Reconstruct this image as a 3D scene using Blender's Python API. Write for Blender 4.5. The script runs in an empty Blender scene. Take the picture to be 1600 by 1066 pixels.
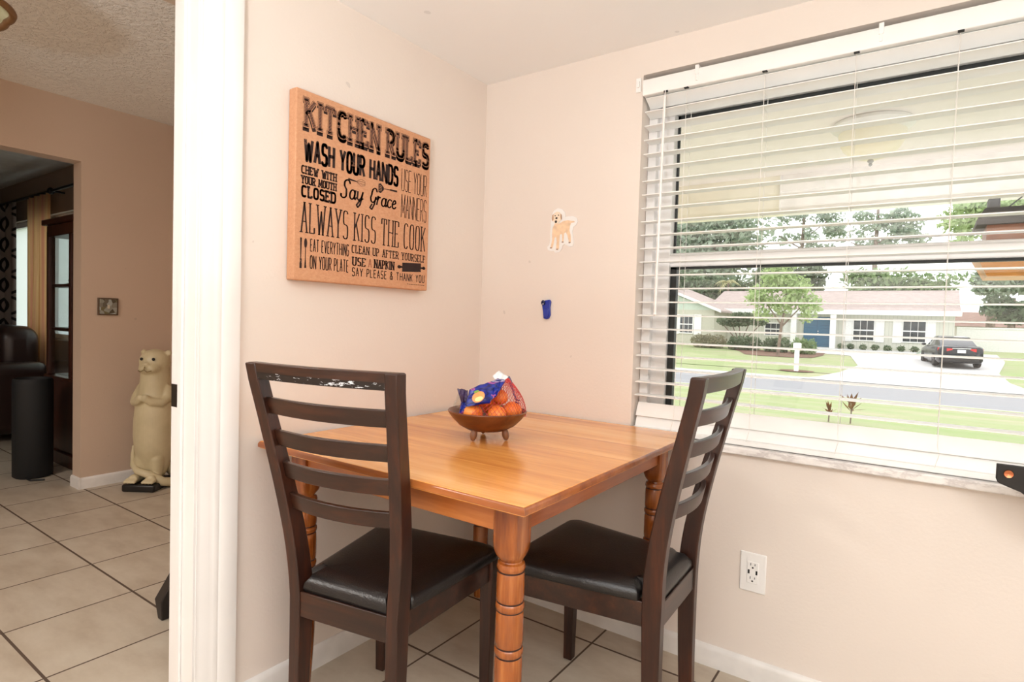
import bpy, bmesh, math, random
from math import pi, sin, cos, radians, sqrt, atan2
from mathutils import Vector, Matrix, Euler

# ------------------------------------------------------------------ camera, world, large lights, exposure
scene = bpy.context.scene
COL = scene.collection
def s2l(r, g, b):
    f = lambda c: (c / 255) / 12.92 if c / 255 <= .04045 else ((c / 255 + .055) / 1.055) ** 2.4
    return (f(r), f(g), f(b), 1)

cam_data = bpy.data.cameras.new('camera')
cam = bpy.data.objects.new('camera', cam_data)
COL.objects.link(cam)
YAW, PITCH, ROLL, FPX = radians(-35.162), radians(-2.001), radians(1.732), 915.9
fw = Vector((sin(YAW) * cos(PITCH), cos(YAW) * cos(PITCH), sin(PITCH)))
r0 = Vector((cos(YAW), -sin(YAW), 0)); u0 = r0.cross(fw)
rt = r0 * cos(ROLL) + u0 * sin(ROLL); up = u0 * cos(ROLL) - r0 * sin(ROLL)
rotm = Matrix((rt, up, -fw)).transposed().to_4x4()
cam.matrix_world = Matrix.Translation((1.514, -1.919, 1.1)) @ rotm
cam_data.sensor_width = 36; cam_data.lens = FPX / 1600 * 36
cam_data.clip_start = .02; cam_data.clip_end = 400
scene.camera = cam

world = bpy.data.worlds.new('overcast_sky'); scene.world = world
world.use_nodes = True
bg = world.node_tree.nodes['Background']
bg.inputs[0].default_value = (.98, .99, 1, 1); bg.inputs[1].default_value = 2.15

vs = scene.view_settings
vs.view_transform = 'Standard'; vs.look = 'None'; vs.gamma = 1; vs.use_curve_mapping = False
vs.exposure = .12
scene.cycles.max_bounces = 10; scene.cycles.diffuse_bounces = 6; scene.cycles.glossy_bounces = 4
scene.cycles.transparent_max_bounces = 24; scene.cycles.transmission_bounces = 6
scene.cycles.sample_clamp_indirect = 6; scene.cycles.use_denoising = True
scene.cycles.caustics_reflective = False; scene.cycles.caustics_refractive = False

def area_light(name, loc, rot, sx, sy, power, color, parent=None):
    L = bpy.data.lights.new(name, 'AREA'); L.shape = 'RECTANGLE'; L.size = sx; L.size_y = sy
    L.energy = power; L.color = color
    o = bpy.data.objects.new(name, L); COL.objects.link(o); o.location = loc; o.rotation_euler = rot
    if parent: o.parent = parent
    return o
KITCHEN_FILL_W, BOUNCE_FILL_W, HALL_FILL_W = 20.0, 62.0, 52.0  # strengths of the added fill lamps, all out of view

# ------------------------------------------------------------------ mesh helpers
def link(o, parent=None):
    COL.objects.link(o)
    if parent is not None: o.parent = parent
    return o
class MB:
    """collects shapes; build() links them as ONE mesh object"""
    def __init__(s): s.v = []; s.f = []
    def add(s, vs, fs):
        b = len(s.v); s.v += [tuple(p) for p in vs]; s.f += [tuple(i + b for i in f) for f in fs]; return s
    def box(s, x0, x1, y0, y1, z0, z1, M=None):
        p = [Vector((x, y, z)) for z in (z0, z1) for y in (y0, y1) for x in (x0, x1)]
        if M is not None: p = [M @ q for q in p]
        return s.add(p, [(0, 2, 3, 1), (4, 5, 7, 6), (0, 1, 5, 4), (2, 6, 7, 3), (0, 4, 6, 2), (1, 3, 7, 5)])
    def quad(s, a, b, c, d): return s.add([a, b, c, d], [(0, 1, 2, 3)])
    def loft(s, rings, cap=True, closed=False):
        n = len(rings[0]); vs = [p for r in rings for p in r]; fs = []
        m = len(rings)
        for i in range(m if closed else m - 1):
            for j in range(n):
                a, b = i * n + j, i * n + (j + 1) % n
                c, d = ((i + 1) % m) * n + (j + 1) % n, ((i + 1) % m) * n + j
                fs.append((a, b, c, d))
        if cap and not closed:
            fs.append(tuple(range(n - 1, -1, -1))); fs.append(tuple((m - 1) * n + j for j in range(n)))
        return s.add(vs, fs)
    def tube(s, pts, r, n=8, cap=True, closed=False):
        pts = [Vector(p) for p in pts]; rr = r if isinstance(r, (list, tuple)) else [r] * len(pts)
        rings = []; prev = None
        for i, p in enumerate(pts):
            a = pts[i - 1] if (i > 0 or closed) else p
            b = pts[(i + 1) % len(pts)] if (i < len(pts) - 1 or closed) else p
            t = (b - a).normalized()
            if prev is None:
                h = Vector((0, 0, 1)) if abs(t.z) < .9 else Vector((1, 0, 0))
                u = t.cross(h).normalized()
            else:
                u = (prev - t * prev.dot(t)).normalized()
            prev = u; w = t.cross(u)
            rings.append([p + (u * cos(2 * pi * k / n) + w * sin(2 * pi * k / n)) * rr[i] for k in range(n)])
        return s.loft(rings, cap, closed)
    def lathe(s, prof, n=24, M=None, cap=True):
        rings = [[Vector((r * cos(2 * pi * k / n), r * sin(2 * pi * k / n), z)) for k in range(n)] for r, z in prof]
        if M is not None: rings = [[M @ p for p in R] for R in rings]
        return s.loft(rings, cap)
    def ell(s, c, r, n=16, m=10, M=None):
        c = Vector(c); r = r if isinstance(r, (tuple, list)) else (r, r, r)
        rings = []
        for i in range(1, m):
            t = -pi / 2 + pi * i / m
            rings.append([Vector((r[0] * cos(t) * cos(2 * pi * k / n), r[1] * cos(t) * sin(2 * pi * k / n), r[2] * sin(t))) for k in range(n)])
        vs = [p for R in rings for p in R] + [Vector((0, 0, -r[2])), Vector((0, 0, r[2]))]
        if M is not None: vs = [M @ p for p in vs]
        fs = []
        for i in range(m - 2):
            for j in range(n):
                fs.append((i * n + j, i * n + (j + 1) % n, (i + 1) * n + (j + 1) % n, (i + 1) * n + j))
        B = (m - 1) * n
        for j in range(n):
            fs.append((B, (j + 1) % n, j)); fs.append((B + 1, (m - 2) * n + j, (m - 2) * n + (j + 1) % n))
        return s.add([p + c for p in vs], fs)
    def prism(s, poly, d0, d1, fn):
        """poly: 2D outline; fn(u, v, d) -> 3D point"""
        n = len(poly)
        vs = [fn(u, v, d0) for u, v in poly] + [fn(u, v, d1) for u, v in poly]
        fs = [tuple(range(n - 1, -1, -1)), tuple(range(n, 2 * n))]
        for i in range(n): fs.append((i, (i + 1) % n, n + (i + 1) % n, n + i))
        return s.add(vs, fs)
    def build(s, name, mat, parent=None, smooth=None, bevel=0, seg=2, sub=0, loc=None, rot=None, fix=True):
        me = bpy.data.meshes.new(name); me.from_pydata(s.v, [], s.f); me.update()
        if fix:
            b = bmesh.new(); b.from_mesh(me); bmesh.ops.recalc_face_normals(b, faces=b.faces); b.to_mesh(me); b.free()
        me.materials.append(mat)
        if smooth is not None:
            for p in me.polygons: p.use_smooth = True
            me.set_sharp_from_angle(angle=radians(smooth))
        o = bpy.data.objects.new(name, me); link(o, parent)
        if loc: o.location = loc
        if rot: o.rotation_euler = rot
        if bevel:
            m = o.modifiers.new('bevel', 'BEVEL'); m.width = bevel; m.segments = seg; m.limit_method = 'ANGLE'; m.angle_limit = radians(35)
            if smooth is None:
                for p in me.polygons: p.use_smooth = True
                me.set_sharp_from_angle(angle=radians(50))
        if sub:
            m = o.modifiers.new('sub', 'SUBSURF'); m.levels = sub; m.render_levels = sub
        return o
def tag(o, label, cat, group=None, kind=None):
    o['label'] = label; o['category'] = cat
    if group: o['group'] = group
    if kind: o['kind'] = kind
    return o
def thing(name, label, cat, loc=(0, 0, 0), rz=0, group=None):
    o = bpy.data.objects.new(name, None); o.empty_display_size = .05; link(o)
    o.location = loc; o.rotation_euler = (0, 0, rz)
    return tag(o, label, cat, group)
def struct(o, kind='structure'): o['kind'] = kind; return o
def copy_tree(o, parent=None):
    c = o.copy(); COL.objects.link(c); c.parent = parent
    for ch in list(o.children): copy_tree(ch, c)
    return c
def blob(name, mat, parent, parts, voxel, smooth_it=6):
    """fuses overlapping closed shapes into one continuous skin"""
    me = bpy.data.meshes.new('tmp'); me.from_pydata(parts.v, [], parts.f); me.update()
    b = bmesh.new(); b.from_mesh(me); bmesh.ops.recalc_face_normals(b, faces=b.faces); b.to_mesh(me); b.free()
    t = bpy.data.objects.new('tmp', me); link(t)
    m = t.modifiers.new('r', 'REMESH'); m.mode = 'VOXEL'; m.voxel_size = voxel
    m = t.modifiers.new('s', 'SMOOTH'); m.iterations = smooth_it; m.factor = .5
    dg = bpy.context.evaluated_depsgraph_get()
    me2 = bpy.data.meshes.new_from_object(t.evaluated_get(dg))
    bpy.data.objects.remove(t); me2.name = name
    for p in me2.polygons: p.use_smooth = True
    me2.materials.clear(); me2.materials.append(mat)
    return link(bpy.data.objects.new(name, me2), parent)

# ------------------------------------------------------------------ materials
class NT:
    def __init__(s, name):
        s.m = bpy.data.materials.new(name); s.m.use_nodes = True
        s.t = s.m.node_tree; s.n = s.t.nodes; s.b = s.n['Principled BSDF']; s.out = s.n['Material Output']
    def add(s, typ, **k):
        n = s.n.new(typ)
        for a, v in k.items(): setattr(n, a, v)
        return n
    def l(s, a, b): s.t.links.new(a, b)
    def val(s, sock, v):
        if hasattr(v, 'is_output') or isinstance(v, bpy.types.NodeSocket): s.l(v, sock)
        else: sock.default_value = v
    def math(s, op, a, b=None, c=None):
        n = s.add('ShaderNodeMath', operation=op)
        for i, x in enumerate((a, b, c)):
            if x is not None: s.val(n.inputs[i], x)
        return n.outputs[0]
    def mix(s, f, a, b, blend='MIX'):
        n = s.add('ShaderNodeMix', data_type='RGBA', blend_type=blend)
        s.val(n.inputs[0], f); s.val(n.inputs[6], a); s.val(n.inputs[7], b)
        return n.outputs[2]
    def noise(s, vec, scale, detail=4, rough=.5):
        n = s.add('ShaderNodeTexNoise'); n.inputs['Scale'].default_value = scale
        n.inputs['Detail'].default_value = detail; n.inputs['Roughness'].default_value = rough
        if vec is not None: s.l(vec, n.inputs['Vector'])
        return n.outputs['Fac']
    def ramp(s, f, stops):
        n = s.add('ShaderNodeValToRGB'); e = n.color_ramp.elements
        while len(e) < len(stops): e.new(.5)
        for i, (p, c) in enumerate(stops): e[i].position = p; e[i].color = c
        s.val(n.inputs[0], f); return n.outputs[0]
    def obj(s): return s.add('ShaderNodeTexCoord').outputs['Object']
    def pos(s): return s.add('ShaderNodeNewGeometry').outputs['Position']
    def mapping(s, vec, scale=(1, 1, 1), rot=(0, 0, 0), loc=(0, 0, 0)):
        n = s.add('ShaderNodeMapping'); n.inputs['Scale'].default_value = scale; n.inputs['Rotation'].default_value = rot
        n.inputs['Location'].default_value = loc; s.l(vec, n.inputs['Vector']); return n.outputs[0]
    def bump(s, h, strength=.2, dist=.01):
        n = s.add('ShaderNodeBump'); n.inputs['Strength'].default_value = strength; n.inputs['Distance'].default_value = dist
        s.l(h, n.inputs['Height']); s.l(n.outputs[0], s.b.inputs['Normal'])
    def set(s, color=None, rough=None, metal=None, spec=None, coat=None, coat_rough=None):
        if color is not None: s.val(s.b.inputs['Base Color'], color)
        if rough is not None: s.val(s.b.inputs['Roughness'], rough)
        if metal is not None: s.b.inputs['Metallic'].default_value = metal
        if spec is not None: s.b.inputs['Specular IOR Level'].default_value = spec
        if coat is not None: s.b.inputs['Coat Weight'].default_value = coat
        if coat_rough is not None: s.b.inputs['Coat Roughness'].default_value = coat_rough
        return s
def flat(name, color, rough=.5, metal=0, spec=.5, var=.06, scale=12, bump=0, bscale=200, coat=0):
    """a plain finish with a little procedural unevenness"""
    t = NT(name); o = t.obj()
    n = t.noise(o, scale, 3)
    dark = tuple(c * (1 - var) for c in color[:3]) + (1,); light = tuple(min(1, c * (1 + var)) for c in color[:3]) + (1,)
    t.set(t.ramp(n, [(.3, dark), (.7, light)]), rough, metal, spec, coat)
    if bump: t.bump(t.noise(o, bscale, 2), bump, .002)
    return t.m
def wall_paint(name, color, var=.035, bump=.12):
    t = NT(name); p = t.pos()
    n = t.noise(p, 1.6, 3)
    c = t.ramp(n, [(.3, tuple(x * (1 - var) for x in color[:3]) + (1,)), (.7, color)])
    spots = t.math('GREATER_THAN', t.noise(p, 19, 1), .785)
    c = t.mix(t.math('MULTIPLY', spots, .35), c, tuple(x * .6 for x in color[:3]) + (1,))
    t.set(c, .55, spec=.35); t.bump(t.noise(p, 110, 3), bump, .004); return t.m
def textured_ceiling(name, color):
    t = NT(name); p = t.pos(); t.set(color, .9, spec=.1)
    h = t.ramp(t.noise(p, 42, 3, .6), [(.45, (0, 0, 0, 1)), (.6, (1, 1, 1, 1))])
    t.bump(h, .55, .012); return t.m
def tile_floor(name):
    t = NT(name); p = t.pos(); sp = t.add('ShaderNodeSeparateXYZ'); t.l(p, sp.inputs[0])
    def line(o, off, pitch, hw):
        a = t.math('SUBTRACT', o, off); a = t.math('DIVIDE', a, pitch); a = t.math('ADD', a, .5)
        a = t.math('FRACT', a); a = t.math('SUBTRACT', a, .5); a = t.math('ABSOLUTE', a)
        return t.math('LESS_THAN', a, hw / pitch)
    lx = line(sp.outputs[0], .6246, .3978, .0034); ly = line(sp.outputs[1], -.125, .395, .0042)
    g = t.math('MAXIMUM', lx, ly)
    def cell(o, off, pitch): return t.math('FLOOR', t.math('DIVIDE', t.math('SUBTRACT', o, off), pitch))
    comb = t.add('ShaderNodeCombineXYZ'); t.l(cell(sp.outputs[0], .6246, .3978), comb.inputs[0]); t.l(cell(sp.outputs[1], -.125, .395), comb.inputs[1])
    wn = t.add('ShaderNodeTexWhiteNoise'); t.l(comb.outputs[0], wn.inputs['Vector'])
    off = t.add('ShaderNodeVectorMath', operation='ADD'); t.l(p, off.inputs[0]); t.l(wn.outputs['Color'], off.inputs[1])
    cloud = t.noise(t.mapping(off.outputs[0], (2.2, 5, 3)), 2.2, 5, .6)
    fine = t.noise(off.outputs[0], 60, 3)
    c = t.ramp(cloud, [(.3, s2l(180, 166, 148)), (.5, s2l(194, 182, 165)), (.75, s2l(206, 196, 180))])
    c = t.mix(t.math('MULTIPLY', fine, .12), c, s2l(160, 140, 115))
    c = t.mix(t.math('MULTIPLY', wn.outputs['Value'], .10), c, s2l(176, 158, 134))
    c = t.mix(g, c, s2l(88, 72, 60))
    t.set(c, t.math('ADD', t.math('MULTIPLY', g, .4), .42), spec=.4)
    t.bump(t.math('SUBTRACT', 1.0, g), .5, .003); return t.m
def wood(name, dark, mid, light, axis='x', scale=1.0, plank=0, rough=.25, coat=0., paxis='y', use_pos=False):
    t = NT(name); p = t.pos() if use_pos else t.obj(); vec = p
    val = None
    if plank:
        sp = t.add('ShaderNodeSeparateXYZ'); t.l(p, sp.inputs[0])
        idx = t.math('FLOOR', t.math('DIVIDE', sp.outputs['xyz'.index(paxis)], plank))
        wn = t.add('ShaderNodeTexWhiteNoise', noise_dimensions='1D'); t.l(idx, wn.inputs['W'])
        mul = t.add('ShaderNodeVectorMath', operation='SCALE'); t.l(wn.outputs['Color'], mul.inputs[0]); mul.inputs['Scale'].default_value = 7
        ad = t.add('ShaderNodeVectorMath', operation='ADD'); t.l(p, ad.inputs[0]); t.l(mul.outputs[0], ad.inputs[1]); vec = ad.outputs[0]
        val = wn.outputs['Value']
    sc = {'x': (1.2, 14, 14), 'y': (14, 1.2, 14), 'z': (14, 14, 1.2)}[axis]
    st = t.mapping(vec, tuple(q * scale for q in sc))
    n1 = t.noise(st, 1.3, 5, .6); n2 = t.noise(st, 6, 3, .6)
    f = t.math('ADD', t.math('MULTIPLY', n1, .75), t.math('MULTIPLY', n2, .25))
    if val is not None: f = t.math('ADD', f, t.math('MULTIPLY', t.math('SUBTRACT', val, .5), .22))
    c = t.ramp(f, [(.3, dark), (.5, mid), (.72, light)])
    t.set(c, rough, spec=.5, coat=coat, coat_rough=.12)
    t.bump(n2, .05, .001); return t.m
def clear_glass(name, tint=(1, 1, 1, 1), refl=1.0, ior=1.45):
    t = NT(name); t.n.remove(t.b)
    tr = t.add('ShaderNodeBsdfTransparent'); tr.inputs[0].default_value = tint
    gl = t.add('ShaderNodeBsdfGlossy'); gl.inputs['Roughness'].default_value = .0
    fr = t.add('ShaderNodeFresnel'); bf = t.add('ShaderNodeNewGeometry').outputs['Backfacing']
    t.l(t.math('ADD', t.math('MULTIPLY', bf, 1 / ior - ior), ior), fr.inputs[0])      # same reflectance on both faces of a pane
    mx = t.add('ShaderNodeMixShader'); t.l(t.math('MULTIPLY', fr.outputs[0], refl), mx.inputs[0])
    t.l(tr.outputs[0], mx.inputs[1]); t.l(gl.outputs[0], mx.inputs[2]); t.l(mx.outputs[0], t.out.inputs[0]); return t.m
def translucent(name, color, amount=.5, rough=.8):
    t = NT(name); t.set(color, rough, spec=.2)
    tl = t.add('ShaderNodeBsdfTranslucent'); tl.inputs[0].default_value = color
    mx = t.add('ShaderNodeMixShader'); mx.inputs[0].default_value = amount
    t.l(t.b.outputs[0], mx.inputs[1]); t.l(tl.outputs[0], mx.inputs[2]); t.l(mx.outputs[0], t.out.inputs[0]); return t.m
def glow(name, color, strength):
    t = NT(name); t.set(color, .4); t.b.inputs['Emission Color'].default_value = color; t.b.inputs['Emission Strength'].default_value = strength; return t.m

WALLC = (.80, .722, .663, 1)
m_wall = wall_paint('peach wall paint', WALLC)
m_ceil = wall_paint('white ceiling paint', (.88, .88, .88, 1), .02, .06)
m_ceil_tex = textured_ceiling('knockdown ceiling', (.86, .85, .82, 1))
m_trim = flat('white gloss trim paint', (.84, .82, .81, 1), .35, var=.03, scale=4)
m_base = flat('scuffed white baseboard', (.80, .78, .76, 1), .4, var=.09, scale=9)
m_tile = tile_floor('beige floor tile')
m_vinyl = flat('white vinyl', (.85, .84, .84, 1), .35, var=.02)
m_slat = flat('white faux wood blind', (.88, .88, .87, 1), .45, var=.02)
m_black = flat('black rubber gasket', (.015, .018, .018, 1), .5)
m_glass = clear_glass('window glass')
m_cord = flat('white cord', (.82, .80, .77, 1), .7)
m_plastic = flat('white plastic', (.88, .87, .86, 1), .3, var=.01)
m_slot = flat('dark slot', (.01, .01, .01, 1), .6)
m_espresso = wood('espresso stained wood', s2l(30, 15, 10), s2l(52, 27, 18), s2l(84, 43, 25), 'z', 1.5, rough=.36, coat=.03)
m_espresso_x = wood('espresso stained wood crosswise', s2l(30, 16, 11), s2l(50, 28, 19), s2l(78, 43, 27), 'x', 1.5, rough=.33, coat=.04)
m_honey = wood('honey pine top', s2l(200, 122, 58), s2l(234, 162, 84), s2l(250, 190, 118), 'x', .9, plank=.093, rough=.22, coat=.3)
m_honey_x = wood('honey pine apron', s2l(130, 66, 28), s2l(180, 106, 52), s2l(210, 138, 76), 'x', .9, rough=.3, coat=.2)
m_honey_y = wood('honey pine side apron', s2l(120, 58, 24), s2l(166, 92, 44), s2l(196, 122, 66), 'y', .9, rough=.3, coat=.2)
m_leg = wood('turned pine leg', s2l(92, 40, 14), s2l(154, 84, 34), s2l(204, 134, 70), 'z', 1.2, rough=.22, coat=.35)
m_groove = flat('dark leg groove', s2l(52, 20, 9), .4)
def leather():
    t = NT('black leather'); o = t.obj(); t.set(s2l(24, 20, 20), .33, spec=.55)
    v = t.add('ShaderNodeTexVoronoi'); v.inputs['Scale'].default_value = 260; t.l(o, v.inputs['Vector'])
    h = t.math('ADD', v.outputs['Distance'], t.math('MULTIPLY', t.noise(o, 9, 3), 1.5)); t.bump(h, .18, .002); return t.m
m_leather = leather()
# ------------------------------------------------------------------ the setting: kitchen
H = 2.062; HH = 2.323; XR = 3.1; YB = -3.5; BW = -2.63; LW = .04
struct(MB().box(-7.7, XR + .12, -4.7, .2, -.12, 0).build('floor', m_tile))
struct(MB().box(-.12, XR + .12, YB - .12, .2, H, H + .1).build('ceiling', m_ceil))
WX0, WX1, WZ0, WZ1 = .682, 2.5, .707, 1.957     # window opening
w = MB(); w.box(-.12, WX0, 0, .2, 0, H); w.box(WX1, XR, 0, .2, 0, H); w.box(WX0, WX1, 0, .2, 0, WZ0); w.box(WX0, WX1, 0, .2, WZ1, H)
struct(w.build('wall_back', m_wall))
DY0, DY1, DZ = -1.165, -2.02, 2.04               # doorway in the left wall
w = MB(); w.box(-.12, 0, DY0, .02, 0, HH); w.box(-.12, 0, YB, DY1, 0, HH); w.box(-.12, 0, DY1, DY0, DZ, HH)
struct(w.build('wall_left', m_wall))
struct(MB().box(XR, XR + .12, YB, .2, 0, H).build('wall_right', m_wall))
struct(MB().box(-.12, XR + .12, YB - .12, YB, 0, H).build('wall_front', m_wall))
def base_run(name, p, q, nrm, h=.068, t=.014, m=m_base):
    """baseboard with a rounded top from p to q, nrm = direction into the room"""
    p, q, n = Vector((*p, 0)), Vector((*q, 0)), Vector((*nrm, 0))
    prof = [(0, 0), (t, 0), (t, h * .78), (t * .8, h * .9), (t * .45, h * .98), (0, h)]
    struct(MB().loft([[a + n * u + Vector((0, 0, v)) for u, v in prof] for a in (p, q)]).build(name, m, smooth=50))
base_run('baseboard_back', (0, -.0005), (XR, -.0005), (0, -1))
base_run('baseboard_left', (.0005, 0), (.0005, -1.056), (1, 0))
base_run('baseboard_hall_back', (BW + .0005, -.035), (BW + .0005, -.535), (1, 0))
base_run('baseboard_hall_right', (BW, -.0205), (-.12, -.0205), (0, -1))
base_run('baseboard_hall_jamb', (BW - .12, -.5355), (BW + .014, -.5355), (0, -1), t=.012)
# door casing: stepped profile along the jamb, plus the head above
def casing():
    t = MB(); prof = [(0, 0), (0, .017), (.012, .019), (.042, .016), (.048, .012), (.054, .013), (.062, .011), (.070, .007), (.088, .007), (.092, .004), (.1025, .004), (.1025, 0)]
    y0 = -1.057
    t.loft([[Vector((d, y0 - u, z)) for u, d in prof] for z in (0, DZ + .06)])
    t.loft([[Vector((d, y, DZ - .008 + (.1025 - u) * .95)) for u, d in prof] for y in (y0, DY1 - .1)])
    t.loft([[Vector((d, DY1 - .1 + u, z)) for u, d in prof] for z in (0, DZ + .06)])
    return t
struct(casing().build('trim_1', m_trim, smooth=40))
t = MB(); t.box(-.122, .002, DY0 - .002, DY0 + .018, 0, DZ); t.box(-.122, .002, DY1 - .018, DY1 + .002, 0, DZ); t.box(-.122, .002, DY1, DY0, DZ - .014, DZ + .004)
t.box(-.075, -.055, DY0 - .0095, DY0 - .002, 0, DZ - .014)
struct(t.build('trim_2', m_trim, bevel=.0015))
t = MB(); t.loft([[Vector((-.12 - d, -1.075 - u, z)) for u, d in [(0, 0), (0, .014), (.06, .012), (.088, .004), (.088, 0)]] for z in (0, DZ + .06)])
struct(t.build('trim_3', m_trim))
sp = MB(); sp.box(-.116, -.086, DY0 - .0045, DY0 - .002, .845, .905)
sp = sp.build('strike_plate', flat('blackened bronze', (.02, .016, .012, 1), .4, .6)); tag(sp, 'small dark metal latch plate set in white door jamb', 'strike plate')
# marble window sill
def marble():
    t = NT('white marble'); p = t.pos(); n = t.noise(t.mapping(p, (4, 10, 10)), 3.5, 8, .68)
    t.set(t.ramp(n, [(.36, s2l(226, 222, 220)), (.44, s2l(208, 202, 201)), (.5, s2l(232, 228, 226)), (.66, s2l(244, 241, 239))]), .25); return t.m
struct(MB().box(WX0 - .012, WX1 + .03, -.026, .105, WZ0 - .004, WZ0 + .02).build('trim_4', marble(), bevel=.004))

# ------------------------------------------------------------------ hall and living room shell
m_hall = wall_paint('tan hall paint', (.62, .48, .375, 1))
w = MB(); OY, OZ = -.535, 1.968
w.box(BW - .12, BW, OY, .16, 0, HH); w.box(BW - .12, BW, -4.6, -2.35, 0, HH); w.box(BW - .12, BW, -2.35, OY, OZ, HH)
struct(w.build('wall_hall_back', m_hall))
struct(MB().box(BW, -.12, -.02, .16, 0, HH).build('wall_hall_right', m_hall))
struct(MB().box(BW, -.12, -4.6, -4.5, 0, HH).build('wall_hall_left', m_hall))
struct(MB().box(-.22, -.12, -4.6, -3.5, 0, HH).build('wall_hall_front', m_hall))
struct(MB().box(BW - .12, -.12, -4.6, .16, HH, HH + .1).build('ceiling_hall', m_ceil_tex))
struct(MB().box(-.546, -.12, -3.5, -.02, 2.1, HH).build('trim_5', m_hall))
LX = -7.5; LWX0, LWX1, LWZ0, LWZ1 = -6.35, -3.95, .8, 1.94
w = MB(); w.box(LX, LWX0, LW, .2, 0, HH); w.box(LWX1, BW - .12, LW, .2, 0, HH); w.box(LWX0, LWX1, LW, .2, 0, LWZ0); w.box(LWX0, LWX1, LW, .2, LWZ1, HH)
m_liv = wall_paint('living room paint', (.30, .22, .17, 1))
struct(w.build('wall_living_right', m_liv))
struct(MB().box(LX - .12, LX, -4.6, .2, 0, HH).build('wall_living_back', m_liv))
struct(MB().box(LX, BW - .12, -4.7, -4.6, 0, HH).build('wall_living_left', m_liv))
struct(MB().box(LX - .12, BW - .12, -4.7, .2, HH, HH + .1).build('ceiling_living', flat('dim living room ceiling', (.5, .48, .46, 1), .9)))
# living room window: frame, mullions, frosted pane
wf = bpy.data.objects.new('window_2', None); link(wf); wf['kind'] = 'structure'
f = MB()
for x0, x1, z0, z1 in ((LWX0, LWX0 + .05, LWZ0, LWZ1), (LWX1 - .05, LWX1, LWZ0, LWZ1), (LWX0, LWX1, LWZ0, LWZ0 + .05), (LWX0, LWX1, LWZ1 - .05, LWZ1), (-5.17, -5.11, LWZ0, LWZ1), (-5.86, -5.78, LWZ0, LWZ1)):
    f.box(x0, x1, .09, .15, z0, z1)
struct(f.build('window_frame', m_vinyl, wf))
struct(MB().box(LWX0 + .04, LWX1 - .04, .115, .12, LWZ0 + .04, LWZ1 - .04).build('window_pane', translucent('obscured window glass', (.88, .92, .93, 1), .85), wf))

# ------------------------------------------------------------------ kitchen window
win = bpy.data.objects.new('window_1', None); link(win); win['kind'] = 'structure'
f = MB()
f.box(WX0, .768, .085, .15, WZ0 + .02, WZ1); f.box(WX0 + .001, .715, .06, .085, WZ0 + .02, WZ1)
f.box(2.41, WX1, .085, .15, WZ0 + .02, WZ1); f.box(WX0, WX1, .085, .15, 1.838, WZ1); f.box(WX0, WX1, .085, .15, WZ0 + .016, .79)
struct(f.build('window_frame', m_vinyl, win, bevel=.003))
f = MB()
f.box(.757, 2.42, .092, .135, 1.305, 1.353); f.box(.757, 2.42, .086, .10, 1.318, 1.345)
struct(f.build('meeting_rail', m_vinyl, win, bevel=.004))
f = MB()
f.box(.768, 2.41, .12, .128, 1.822, 1.838); f.box(.768, .776, .12, .128, 1.353, 1.838); f.box(2.40, 2.41, .12, .128, 1.353, 1.838)
f.box(.757, .79, .10, .122, .79, 1.305); f.box(2.38, 2.41, .10, .122, .79, 1.305); f.box(.757, 2.41, .10, .122, 1.297, 1.305); f.box(.757, 2.41, .10, .122, .775, .80)
struct(f.build('gasket', m_black, win))
f = MB(); f.box(.762, 2.41, .125, .129, 1.34, 1.83); f.box(.762, 2.41, .108, .112, .79, 1.31)
struct(f.build('window_pane', m_glass, win))
# ------------------------------------------------------------------ venetian blind in the window recess
bl = thing('window_blind', 'white two inch slat venetian blind hanging open across the kitchen window', 'blind', (0, 0, 0))
BX0, BX1 = .692, 2.47
hr = MB(); hr.prism([(-.012, 1.882), (-.014, 1.890), (-.014, 1.930), (-.010, 1.936), (.055, 1.936), (.055, 1.882)], BX0 - .006, BX1, lambda a, b, d: Vector((d, a, b)))
hr = hr.build('headrail', m_slat, bl, bevel=.002)
for x in (.872, 1.378, 1.9, 2.3):
    cl = MB(); cl.box(x - .006, x + .006, -.017, .02, 1.915, 1.945); cl.box(x - .0035, x + .0035, -.0165, -.013, 1.895, 1.916)
    cl.build('valance_clip', m_plastic, hr, bevel=.001)
def slat(z, tilt, y0=.001, depth=.05, name='slat'):
    M = Matrix.Translation((0, y0 + depth / 2, z)) @ Matrix.Rotation(tilt, 4, 'X')
    sec = [(-depth / 2, 0), (-depth / 4, .0012), (0, .0017), (depth / 4, .0012), (depth / 2, 0), (depth / 2, -.003), (0, -.0013), (-depth / 2, -.003)]
    MB().loft([[M @ Vector((x, a, b)) for a, b in sec] for x in (BX0, BX1)]).build(name, m_slat, bl, smooth=40)
for k in range(22): slat(.856 + .0462 * k, radians(1.5 if k < 19 else -2 - (k - 19) * 5))
slat(1.866, radians(-28))
slat(.803, radians(66), .004); slat(.7655, radians(66), .001)
rl = MB(); rl.box(BX0, BX1, -.004, .046, .729, .745); rl = rl.build('bottom_rail', m_slat, bl, bevel=.003)
for x in (.836, 1.078, 1.32, 1.553, 1.80, 2.05, 2.30):
    c = MB()
    for y in (-.001, .053): c.tube([(x, y, 1.885), (x, y, .80), (x + .004, y + (.0 if y > 0 else -.018), .78), (x - .004, y + (0 if y > 0 else -.018), .745)], .0009, 5)
    for k in range(22): c.tube([(x, -.001, .851 + .0462 * k), (x, .053, .851 + .0462 * k)], .0006, 4)
    c.build('ladder_cord', m_cord, bl)
    MB().box(x - .006, x + .008, -.0125, -.002, 1.8795, 1.8825).build('cord_slot', m_slot, hr)
wd = MB(); wd.tube([(.768, -.014, 1.885), (.768, -.017, 1.862)], .0015, 6); wd.tube([(.768, -.017, 1.864), (.763, -.019, 1.14)], [.0045, .0042], 6); wd.ell((.763, -.019, 1.136), .0055, 8, 6)
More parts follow.
